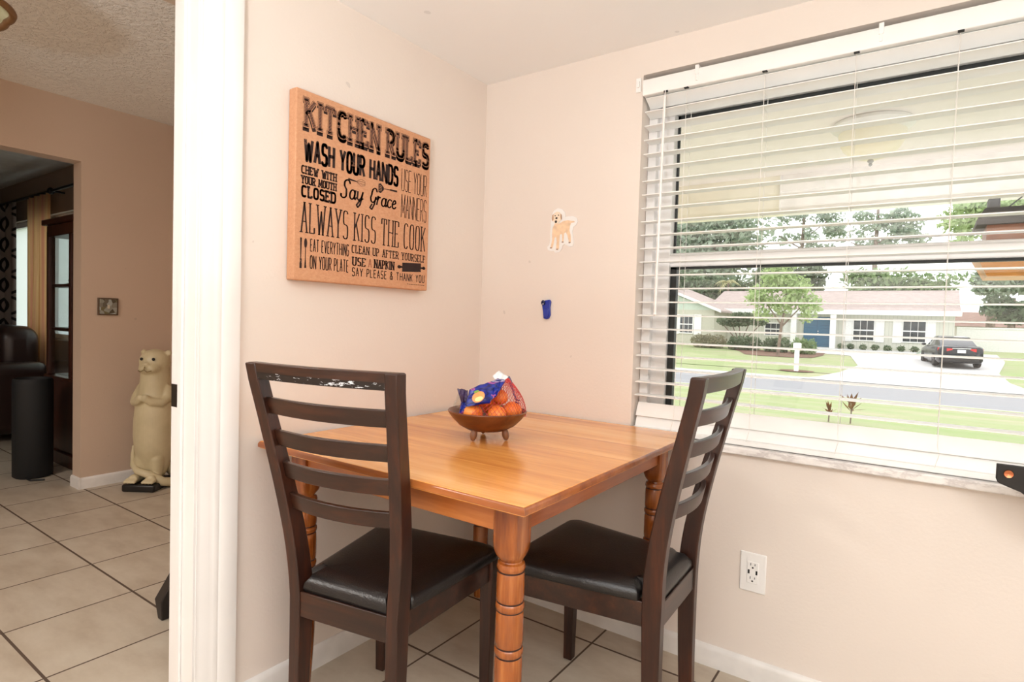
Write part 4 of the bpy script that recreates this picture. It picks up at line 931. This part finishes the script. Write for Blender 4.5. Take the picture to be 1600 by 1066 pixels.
# ------------------------------------------------------------------ ground
KN = [(.2, -.25), (10, -.5), (18.3, -.90), (18.8, -.94), (25.2, -.97), (25.6, -.92), (27.2, -.82), (33, -.57), (43, -.08), (60, .0), (130, .2)]
def zt(y):
    for (a, za), (b, zb) in zip(KN, KN[1:]):
        if y <= b: return za + (zb - za) * max(0, (y - a)) / (b - a)
    return KN[-1][1]
def ground(name, poly_rows, mat, dz=0, kind='structure'):
    """poly_rows: (y, x0, x1) strips following the slope"""
    rows = []
    for (y0, a0, b0), (y1, a1, b1) in zip(poly_rows, poly_rows[1:]):
        n = max(1, int(abs(y1 - y0) / .9))
        for i in range(n): u = i / n; rows.append((y0 + (y1 - y0) * u, a0 + (a1 - a0) * u, b0 + (b1 - b0) * u))
    rows.append(poly_rows[-1]); M = MB(); vs = []
    for y, a, b in rows: vs += [(a, y, zt(y) + dz), (b, y, zt(y) + dz)]
    M.add(vs, [(2 * i, 2 * i + 1, 2 * i + 3, 2 * i + 2) for i in range(len(rows) - 1)])
    o = M.build(name, mat, fix=False); o['kind'] = kind; return o
def grass():
    t = NT('lawn grass'); p = t.pos(); n = t.noise(t.mapping(p, (.35, .9, 1)), 1.0, 6, .7); f = t.noise(t.mapping(p, (9, 4, 9)), 3, 3, .7)
    c = t.ramp(n, [(.36, (.42, .38, .26, 1)), (.47, (.34, .37, .20, 1)), (.64, (.27, .36, .14, 1))]); c = t.mix(t.math('MULTIPLY', f, .5), c, (.42, .46, .26, 1)); t.set(c, .9, spec=.1); t.bump(f, .5, .03); return t.m
m_grass = grass()
def asphalt(nm, a, b, sc=20):
    t = NT(nm); p = t.pos(); t.set(t.mix(t.noise(p, sc, 4), a, b), .9, spec=.1); return t.m
m_road = asphalt('pale asphalt', (.29, .29, .30, 1), (.36, .36, .365, 1)); m_conc = asphalt('bright concrete', (.55, .54, .52, 1), (.66, .65, .63, 1), 3)
m_mulch = flat('brown mulch', s2l(120, 92, 76), .95, var=.35, scale=18)
ground('ground_front_lawn', [(.2, -40, 40), (18.3, -40, 40)], m_grass)
ground('ground_curb', [(18.3, -70, 60), (18.8, -70, 60)], m_conc); ground('ground_road', [(18.8, -70, 60), (25.2, -70, 60)], m_road); ground('ground_far_curb', [(25.2, -70, 60), (25.6, -70, 60)], m_conc)
ground('ground_far_lawn', [(25.6, -90, 80), (130, -170, 160)], m_grass)
ground('ground_driveway', [(25.2, -2.7, 5.6), (26.0, -2.1, 4.7), (28, -1.55, 4.3), (31.7, -1.15, 4.25), (37.2, -2.0, 4.9), (38.4, -4.9, 5.0), (42.8, -4.7, 5.0)], m_conc, .02)
ground('ground_sidewalk', [(27.2, -40, -1.7), (27.9, -40, -1.6)], m_grass, .015)
# ------------------------------------------------------------------ planting
def leafmat(nm, a, b, c):
    t = NT(nm); o = t.pos(); n = t.noise(o, 1.7, 4, .7); k = t.ramp(n, [(.3, a), (.5, b), (.75, c)]); t.set(k, .6, spec=.25)
    tl = t.add('ShaderNodeBsdfTranslucent'); t.l(k, tl.inputs[0]); mx = t.add('ShaderNodeMixShader'); mx.inputs[0].default_value = .35
    t.l(t.b.outputs[0], mx.inputs[1]); t.l(tl.outputs[0], mx.inputs[2]); t.l(mx.outputs[0], t.out.inputs[0]); return t.m
lf_mid = leafmat('mid green leaves', (.17, .25, .12, 1), (.26, .37, .17, 1), (.40, .50, .26, 1))
lf_dark = leafmat('dark leaves', (.09, .13, .08, 1), (.15, .21, .12, 1), (.25, .31, .19, 1))
lf_pale = leafmat('grey green leaves', (.25, .32, .24, 1), (.37, .45, .34, 1), (.52, .58, .45, 1))
lf_light = leafmat('fresh light leaves', (.30, .42, .17, 1), (.43, .55, .25, 1), (.55, .64, .36, 1))
lf_brown = leafmat('mixed brown shrub leaves', (.20, .18, .12, 1), (.29, .28, .17, 1), (.42, .37, .26, 1))
lf_red = leafmat('bronze leaves', (.10, .05, .02, 1), (.20, .09, .03, 1), (.30, .18, .06, 1))
m_bark = flat('grey brown bark', s2l(128, 112, 100), .9, var=.3, scale=6)
def leaves(M, blobs, n, size, rnd, shell=.45, flat_=.0):
    tot = sum(b[3] * b[4] * b[5] for b in blobs) ** 1.0
    for cx, cy, cz, rx, ry, rz_ in blobs:
        k = int(n * rx * ry * rz_ / tot) + 4
        for _ in range(k):
            a = rnd.uniform(0, 2 * pi); t = rnd.uniform(-1, 1); q = sqrt(1 - t * t); r = shell + (1 - shell) * rnd.random() ** .6
            r *= 1 + .12 * sin(5 * a + 3 * t)
            c = Vector((cx + rx * r * q * cos(a), cy + ry * r * q * sin(a), cz + rz_ * r * t)); s_ = size * rnd.uniform(.6, 1.3)
            d = Vector((rnd.gauss(0, 1), rnd.gauss(0, 1), rnd.gauss(0, 1) * (1 - flat_))).normalized(); e = d.cross(Vector((rnd.gauss(0, 1), rnd.gauss(0, 1), rnd.gauss(0, 1)))).normalized()
            M.add([c - d * s_, c + e * s_ * .5, c + d * s_, c - e * s_ * .5], [(0, 1, 2, 3)])
def tree(name, label, cat, group, x, y, z0, trunks, blobs, n, size, mat, seed, shell=.45):
    t = thing(name, label, cat, (x, y, z0), 0, group); rnd = random.Random(seed); M = MB()
    loc = [(b[0] - x, b[1] - y, b[2] - z0, b[3], b[4], b[5]) for b in blobs]
    leaves(M, loc, n, size, rnd, shell); M.build('foliage', mat, t, fix=False)
    if trunks:
        T = MB()
        for pts in trunks: T.tube([(a - x, b - y, c - z0) for a, b, c, r in pts], [p[3] for p in pts], 8)
        T.build('trunk', m_bark, t, smooth=60)
    return t
rnd = random.Random(7)
def crown(cx, cy, cz, rx, ry, rz_, k, seed, s=.5):
    r = random.Random(seed); return [(cx + rx * r.uniform(-.7, .7), cy + ry * r.uniform(-.6, .6), cz + rz_ * r.uniform(-.75, .75), rx * s * r.uniform(.7, 1.2), ry * s, rz_ * s * r.uniform(.7, 1.2)) for _ in range(k)]
GT = 'trees beyond the house across the street'
def bt(name, label, x, y, tr, cr, n, size, mat, seed, shell=.45):
    tree(name, label, 'tree', GT, x, y, 0, tr, crown(*cr), n, size, mat, seed, shell)
bt('oak_tree', 'big dense grey green tree behind the left wing of house', -18, 63, [[(-18, 63, 0, .4), (-17.8, 63, 6, .3), (-17.5, 63, 10, .2)]], (-18.6, 63, 9.6, 6.4, 3, 4.4, 26, 1), 6500, .36, lf_pale, 1)
bt('evergreen_tree', 'dark low tree mass above the left wing roof', -16, 54, [[(-16, 54, 0, .3), (-16, 54, 4, .2)]], (-16.8, 54, 4.6, 4.6, 1.2, 2.0, 16, 2), 4000, .28, lf_dark, 2)
bt('evergreen_tree', 'dark tree directly above middle roof behind young tree', -9, 56, [[(-9, 56, 0, .3), (-9, 56, 4, .2)]], (-8.9, 56, 4.8, 2.9, 1.4, 2.1, 14, 3), 3000, .28, lf_dark, 3)
bt('pine_tree', 'tall airy pine left of the window middle against white sky', -9.8, 67, [[(-9.8, 67, 0, .26), (-9.7, 67, 8, .2), (-9.5, 67, 15, .1)], [(-9.6, 67, 10.6, .08), (-7.4, 67, 12.4, .04)], [(-9.6, 67, 9.6, .08), (-12, 67, 11.2, .04)]], (-9.0, 67, 11.8, 4.0, 1.6, 3.0, 34, 5, .22), 1700, .24, lf_pale, 5)
bt('pine_tree', 'tall airy pine right of the window middle with sparse crown', -2.6, 63, [[(-2.6, 63, 0, .26), (-2.7, 63, 8, .2), (-2.6, 63, 14, .1)], [(-2.6, 63, 9.4, .08), (-.4, 63, 10.6, .04)], [(-2.6, 63, 8.6, .08), (-4.8, 63, 9.6, .04)]], (-1.6, 63, 10.3, 3.6, 1.6, 2.6, 34, 6, .24), 2000, .24, lf_pale, 6)
bt('oak_tree', 'leafy mid green tree at right beyond hanging lantern', 6.0, 63, [[(6, 63, 0, .36), (6.1, 63, 6, .26), (6.4, 63, 11, .12)]], (6.3, 63, 10.8, 4.2, 2, 2.6, 20, 7, .40), 3000, .28, lf_light, 7, .3)
bt('oak_tree', 'lower pale green tree at right above the parked car', 6.9, 57.5, [[(6.9, 57.5, 0, .3), (6.9, 57.5, 4, .2)]], (6.9, 57.5, 5.6, 2.6, 1.3, 1.5, 16, 8), 3800, .28, lf_pale, 8)
bt('evergreen_tree', 'low green trees peeking over the right roof ridge', -.6, 55, [[(-.6, 55, 0, .3), (-.6, 55, 4, .2)]], (-.6, 55, 4.9, 3.8, 1.1, 1.3, 20, 9), 3400, .24, lf_mid, 9)
bt('oak_tree', 'dark tree at right behind the white fence', 6.6, 53.5, [[(6.6, 53.5, 0, .2), (6.6, 53.5, 3, .16)]], (6.6, 53.5, 3.0, 2.4, .9, .9, 10, 10), 1600, .24, lf_dark, 10)
def palm(x, y, z0, h, n, ln, mat, label, group, seed, droop=.5, trunk=.13):
    t = thing('palm_tree', label, 'palm', (x, y, z0), 0, group); r = random.Random(seed)
    if h > .3: MB().tube([(0, 0, 0), (.05, 0, h * .5), (0, 0, h)], [trunk, trunk * .8, trunk * .75], 8).build('trunk', m_bark, t, smooth=60)
    M = MB()
    for i in range(n):
        a = 2 * pi * i / n + r.uniform(-.2, .2); e = r.uniform(.2, 1.1); L_ = ln * r.uniform(.8, 1.1); prev = None
        for k in range(9):
            u = k / 8; rad = L_ * u * cos(e * (1 - u * .3)); z = h + L_ * (u * sin(e) - droop * 1.3 * u * u)
            p = Vector((rad * cos(a), rad * sin(a), z))
            if prev is not None:
                w_ = L_ * .16 * sin(pi * min(1, u + .12)) + .01; side = Vector((-sin(a), cos(a), 0))
                for s_ in (-1, 1): M.add([prev, p, p + side * s_ * w_ + Vector((0, 0, -w_ * .6)) + (p - prev) * .9], [(0, 1, 2)])
            prev = p
    M.build('fronds', mat, t, fix=False); return t
palm(-12.6, 50.3, 0, 4.9, 11, 1.7, leafmat('yellowed fronds', (.34, .32, .16, 1), (.44, .42, .22, 1), (.5, .5, .3, 1)), 'yellowish palm fronds above the left part of the roof', GT, 3, .8)
palm(-3.8, 60.8, 0, 5.9, 15, 1.5, lf_mid, 'green palm above the roof in the window middle', GT, 5, .6)
# front garden
GS = 'plants in the garden across the street'
tree('young_tree', 'young light green tree on the lawn in front of house', 'tree', GS, -5.43, 34.7, zt(34.7), [[(-5.43, 34.7, zt(34.7), .09), (-5.3, 34.7, 1.3, .08), (-5.1, 34.7, 2.6, .05), (-5.2, 34.7, 4.2, .03)], [(-5.3, 34.7, 1.2, .05), (-4.3, 34.7, 2.4, .03)], [(-5.3, 34.7, 1.3, .05), (-6.2, 34.7, 2.6, .03)]],
     [(-6.5, 34.7, 3.0, .9, .7, .8), (-5.6, 34.6, 4.1, 1.0, .8, .9), (-4.6, 34.8, 3.4, .9, .8, .8), (-3.9, 34.7, 2.5, .75, .6, .6), (-5.3, 34.7, 2.5, .8, .6, .6), (-6.4, 34.7, 1.9, .6, .5, .5), (-4.0, 34.7, 1.75, .4, .4, .35), (-4.9, 34.7, 5.0, .7, .6, .5)], 2600, .14, lf_light, 20, .2)
tree('topiary_tree', 'flat topped clipped small tree with many thin trunks beside left wing', 'tree', GS, -8.5, 38.6, zt(38.6), [[(-8.5 + d * .15, 38.6, zt(38.6), .05), (-8.5 + d * .5, 38.6, .55, .04), (-8.5 + d * 1.2, 38.6, 1.3, .025)] for d in (-1, -.5, -.1, .4, 1)],
     [(-9.3, 38.6, 1.5, .8, .6, .32), (-8.4, 38.6, 1.75, .9, .6, .36), (-7.5, 38.6, 1.55, .7, .6, .32), (-8.9, 38.6, 1.35, 1.0, .6, .2)], 2600, .10, lf_dark, 21, .5)
def shrub(label, x, y, rx, ry, h, n, size, mat, seed, grp=GS): return tree('shrub', label, 'shrub', grp, x, y, zt(y), None, [(x + rx * d, y, zt(y) + h * .5, rx * .5, ry, h * .55) for d in (-.55, 0, .55)], n, size, mat, seed, .5)
shrub('brownish flowering shrub row left of the dark hedge', -10.4, 37.9, 1.15, .5, .85, 1500, .09, lf_brown, 31)
shrub('dark clipped hedge below the flat topped tree', -7.95, 37.4, 1.0, .5, .85, 1700, .09, lf_dark, 32)
shrub('rounded dark green bush left of the white mailbox', -6.0, 37.2, .75, .5, .85, 1200, .09, lf_dark, 33)
shrub('rounded mid green bush right of the white mailbox', -4.4, 36.8, .68, .5, .9, 1200, .09, lf_mid, 34)
GB = 'small plants along the far house wall'
for i, (x, lab) in enumerate(((-3.0, 'small plant by blue door, leftmost in bed'), (-2.45, 'small plant under first shuttered window, left side'), (-1.75, 'small plant under first shuttered window, right side'), (-1.1, 'small plant below the shutter right of first window'), (-.4, 'small plant between two shuttered windows'), (.3, 'small plant below the left shutter of second window'), (1.0, 'small plant under second shuttered window, nearest the car'))):
    tree('shrub', lab, 'shrub', GB, x, 42.1, zt(42.1), None, [(x, 42.1, zt(42.1) + .18, .24, .2, .2)], 170, .07, lf_dark, 40 + i, .3)
palm(1.95, 40.5, zt(40.5), .25, 15, 1.25, lf_pale, 'silvery low palm growing behind the black car', GS, 9, .75)
palm(8.4, 47, zt(47), 1.1, 15, 1.1, lf_brown, 'brownish low palm at far right by fence', GS, 10, .6)
ground('ground_mulch_bed', [(34.1, -6.2, -4.6), (34.5, -7.2, -3.6), (36.4, -8, -3.3), (38, -9, -3.4)], m_mulch, .025)
def stems(label, x, y, h, seed):
    t = thing('bronze_plant', label, 'plant', (x, y, zt(y)), 0, 'bronze leaved plants on the near lawn'); r = random.Random(seed); M = MB(); M.tube([(0, 0, 0), (.01, 0, h * .6)], .012, 6); M.build('stem', m_bark, t)
    M = MB()
    for i in range(16):
        a = r.uniform(0, 2 * pi); e = r.uniform(.1, 1.3); L_ = h * r.uniform(.35, .6); b = Vector((0, 0, h * r.uniform(.35, .65))); d = Vector((cos(a) * cos(e), sin(a) * cos(e), sin(e))); s_ = Vector((-sin(a), cos(a), 0)) * L_ * .13
        M.add([b, b + d * L_ * .5 + s_, b + d * L_, b + d * L_ * .5 - s_], [(0, 1, 2, 3)])
    M.build('leaf_tuft', lf_red, t, fix=False)
stems('larger bronze leaved plant on the near lawn', .53, 9.6, .52, 2); stems('smaller bronze leaved plant left of the larger one', .21, 9.5, .34, 3)
# mailbox
mb = thing('mailbox', 'white post mailbox at the far edge of road', 'mailbox', (-3.2, 27.2, zt(27.2)))
MB().box(-.09, .09, -.09, .09, 0, 1.02).build('post', m_plastic, mb, bevel=.01); MB().box(-.15, .15, -.2, .2, 1.0, 1.3).build('box', m_plastic, mb, bevel=.06, seg=4)
ground('ground_mailbox_bed', [(26.9, -3.5, -2.9), (27.1, -3.9, -2.5), (27.5, -3.9, -2.5), (27.7, -3.5, -2.9)], m_mulch, .03)
# ------------------------------------------------------------------ house across the street
hs = thing('house', 'pale green single storey house with grey roof across the street', 'house', (-4, 43, zt(43)))
m_siding = NT('pale green siding'); _p = m_siding.pos(); _s = m_siding.add('ShaderNodeSeparateXYZ'); m_siding.l(_p, _s.inputs[0])
m_siding.set(m_siding.mix(m_siding.math('LESS_THAN', m_siding.math('FRACT', m_siding.math('DIVIDE', _s.outputs[0], .22)), .1), (.60, .60, .52, 1), (.47, .475, .41, 1)), .8); m_siding = m_siding.m
m_gable = flat('pale mint gable', (.50, .58, .50, 1), .8); m_white2 = flat('white exterior trim', (.80, .80, .78, 1), .6)
def roofmat():
    t = NT('grey brown shingles'); p = t.pos(); n = t.noise(t.mapping(p, (1, 4, 4)), 2.5, 5, .7); t.set(t.ramp(n, [(.3, s2l(150, 136, 130)), (.7, s2l(184, 170, 164))]), .9, spec=.1); return t.m
m_roof = roofmat(); m_dkglass = flat('dark window glass', s2l(44, 54, 60), .15, var=.3, scale=3)
hz = zt(43)
def at(M, x0, x1, y0, y1, z0, z1): M.box(x0 + 4, x1 + 4, y0 - 43, y1 - 43, z0 - hz, z1 - hz); return M
at(MB(), -11, 2.95, 43, 51, -.2, 2.32).build('wall', m_siding, hs)
w_ = MB(); at(w_, -19, -10.55, 39.6, 44, -.4, 2.25); w_ = w_.build('wing_wall', flat('beige siding', (.50, .49, .40, 1), .8), hs)
M = MB()
def pt(x, y, z): return Vector((x + 4, y - 43, z - hz))
M.add([pt(-19, 39.6, 2.25), pt(-10.55, 39.6, 2.25), pt(-14.77, 39.6, 3.85)], [(0, 1, 2)]); M.build('gable_wall', m_gable, hs, fix=False)
M = MB()      # main roof, then the wing roof
M.loft([[pt(x, y, z) for y, z in ((42.3, 2.42), (47, 4.0), (52, 2.42), (52, 2.3), (47, 3.85), (42.3, 2.32))] for x in (-12, 3.2)]); M.build('roof', m_roof, hs)
M = MB(); M.loft([[pt(x, y, z) for x, z in ((-19.5, 2.22), (-14.77, 4.12), (-10.05, 2.22), (-10.05, 2.1), (-14.77, 3.98), (-19.5, 2.1))] for y in (39.3, 47)]); M.build('roof', m_roof, hs)
M = MB(); at(M, -11, 3.25, 42.22, 42.32, 2.16, 2.46); at(M, -11, 3.2, 42.3, 43.0, 2.16, 2.2); at(M, 3.15, 3.25, 42.3, 43.1, 2.2, 2.45)
for s_ in (-1, 1):
    M.add([pt(-14.77, 39.25, 4.16), pt(-14.77, 39.25, 3.96), pt(-14.77 + s_ * 4.75, 39.25, 2.06), pt(-14.77 + s_ * 4.75, 39.25, 2.26)], [(0, 1, 2, 3)])
M.build('fascia', m_white2, hs, fix=False)
def house_window(x0, x1, y, z0, z1, sh):
    M = MB(); 
    for a, b, c, d in ((x0 - .07, x0, z0 - .07, z1 + .07), (x1, x1 + .07, z0 - .07, z1 + .07), (x0, x1, z0 - .07, z0), (x0, x1, z1, z1 + .07), (x0, x1, (z0 + z1) / 2 - .04, (z0 + z1) / 2 + .04)): at(M, a, b, y - .07, y, c, d)
    for k in (1, 2): xx = x0 + (x1 - x0) * k / 3; at(M, xx - .012, xx + .012, y - .05, y - .03, z0, z1)
    f = M.build('window_frame', m_white2, hs); at(MB(), x0, x1, y - .03, y - .01, z0, z1).build('pane', m_dkglass, f)
    for a, b in sh: at(MB(), a, b, y - .06, y - .005, z0 - .12, z1 + .10).build('shutter', m_white2, hs)
house_window(-2.40, -1.26, 43, .52, 1.80, ((-2.98, -2.48), (-1.18, -.68))); house_window(.34, 1.50, 43, .52, 1.84, ((-.22, .26), (1.58, 2.02)))
house_window(-12.95, -12.05, 39.6, .62, 1.82, ((-13.55, -13.03), (-11.95, -11.43)))
house_window(-7.9, -6.8, 43, .65, 1.45, ((-6.7, -6.1),))
M = MB(); at(M, -5.40, -3.72, 42.93, 43, -.12, 1.98); d = M.build('front_door', flat('blue door paint', s2l(50, 100, 130), .4), hs)
d['label'] = 'blue double front door'
M = MB(); at(M, -4.57, -4.55, 42.915, 42.93, -.1, 1.97)
for x in (-5.2, -4.35):
    for z in (.1, .75, 1.4): at(M, x, x + .6, 42.92, 42.93, z, z + .02); at(M, x, x + .6, 42.92, 42.93, z + .45, z + .47)
M.build('door_moulding', flat('dark blue groove', s2l(30, 66, 104), .5), d)
M = MB(); 
for z in (.85, 1.0): M.ell(pt(-4.50, 42.9, z), .04, 8, 6)
M.build('door_knob', m_white2, d)
for x in (-5.95, -3.55): at(MB(), x - .17, x + .17, 42.3, 42.62, -.2, 2.2).build('porch_column', m_white2, hs)
fn = MB(); fn.box(3.3, 9.5, 50, 50.08, zt(50) - .05, 1.52); fn.box(3.3, 9.5, 49.95, 50.12, 1.50, 1.60)
tag(fn.build('garden_fence', m_white2), 'white garden fence at right behind the black car', 'fence')
h2 = thing('house', 'brown roofed neighbouring house behind the white fence at right', 'house', (6.4, 66, zt(66)))
MB().box(-2.6, 3.4, 0, 6, 0, 1.9).build('wall', flat('pale neighbour wall', (.6, .56, .5, 1), .8), h2)
MB().loft([[Vector((x, y, z)) for y, z in ((-.6, 1.8), (3, 3.2), (6.6, 1.8))] for x in (-3.0, 3.8)]).build('roof', flat('brown shingles', s2l(150, 122, 110), .9, var=.12, scale=3), h2)
# ------------------------------------------------------------------ black sedan on the driveway, rear towards the road
car = thing('car', 'black sedan parked on the white driveway, rear facing road', 'car', (2.55, 35.1, zt(34.6)), radians(9))
cp_ = NT('black car paint'); cp_.set((.010, .012, .018, 1), .22, spec=.35, coat=.25, coat_rough=.03); m_car = cp_.m
m_cglass = flat('car glass', (.02, .025, .03, 1), .04, spec=1, var=0)
def sec(y, hw, zb, zs, zt_, tw):
    """body ring: half width, sill, shoulder, top heights, top half width"""
    return [Vector((sx * w__, y, z)) for sx, w__, z in ((-1, hw * .90, zb), (-1, hw, zb + .12), (-1, hw * 1.0, zs - .12), (-1, hw * .97, zs), (-1, tw, zt_), (1, tw, zt_), (1, hw * .97, zs), (1, hw, zs - .12), (1, hw, zb + .12), (1, hw * .90, zb))]
M = MB(); M.loft([sec(-2.42, .74, .34, .86, .93, .62), sec(-2.36, .84, .24, .92, .98, .70), sec(-2.1, .90, .20, .96, 1.02, .74), sec(-1.5, .92, .18, .97, 1.03, .76), sec(0, .92, .18, .94, .99, .78), sec(1.1, .91, .18, .91, .97, .76), sec(2.0, .88, .20, .80, .86, .66), sec(2.4, .76, .28, .64, .70, .55)])
M.build('body', m_car, car, smooth=50, bevel=.02)
M = MB(); M.loft([[Vector((sx * w__, y, z)) for sx, w__, z in ((-1, b, 1.0), (-1, t_, h_), (1, t_, h_), (1, b, 1.0))] for y, b, t_, h_ in ((-1.75, .74, .72, 1.02), (-.95, .78, .60, 1.42), (-.3, .80, .62, 1.47), (.35, .80, .60, 1.43), (1.25, .76, .72, 1.0))]); M.build('cabin', m_cglass, car, smooth=40, bevel=.02)
M = MB(); M.loft([[Vector((-t_, y, h_)), Vector((t_, y, h_)), Vector((t_ * .9, y, h_ + .02)), Vector((-t_ * .9, y, h_ + .02))] for y, t_, h_ in ((-1.0, .60, 1.405), (-.3, .62, 1.465), (.40, .60, 1.425))]); M.build('roof_panel', m_car, car, smooth=60)
m_tyre = flat('tyre rubber', (.015, .015, .016, 1), .8); m_rim = flat('alloy rim', (.55, .56, .58, 1), .3, .8)
for y in (-1.45, 1.42):
    for sx in (-1, 1):
        R = Matrix.Translation((sx * .82, y, .335)) @ Matrix.Rotation(pi / 2 * sx, 4, 'Y')
        wh = MB().lathe([(.20, -.10), (.32, -.11), (.335, -.08), (.335, .08), (.32, .11), (.20, .10)], 28, R).build('wheel', m_tyre, car, smooth=50)
        MB().lathe([(.205, .06), (.19, .095), (.06, .08), (0, .085)], 20, R).build('rim', m_rim, wh, smooth=50)
m_red = flat('red tail light', s2l(200, 32, 40), .2, coat=.5)
for sx in (-1, 1):
    M = MB(); M.loft([[Vector((sx * x, y, z)) for z in (za, zb_)] + [Vector((sx * x, y + .06, z)) for z in (zb_, za)] for x, y, za, zb_ in ((.34, -2.425, .84, .90), (.55, -2.425, .76, .91), (.80, -2.36, .74, .92), (.885, -2.2, .78, .92))]); M.build('tail_light', m_red, car, smooth=50)
MB().box(-.36, .36, -2.445, -2.42, .895, .925).build('chrome_strip', flat('chrome', (.8, .8, .82, 1), .1, 1), car)
MB().box(-.16, .16, -2.455, -2.435, .70, .85).build('licence_plate', m_plastic, car); MB().box(-.70, .70, -2.44, -2.34, .30, .42).build('bumper_insert', m_slot, car, bevel=.02)
for sx in (-1, 1): MB().ell((sx * .98, .75, 1.02), (.10, .06, .07), 10, 8).build('side_mirror', m_car, car, smooth=60)
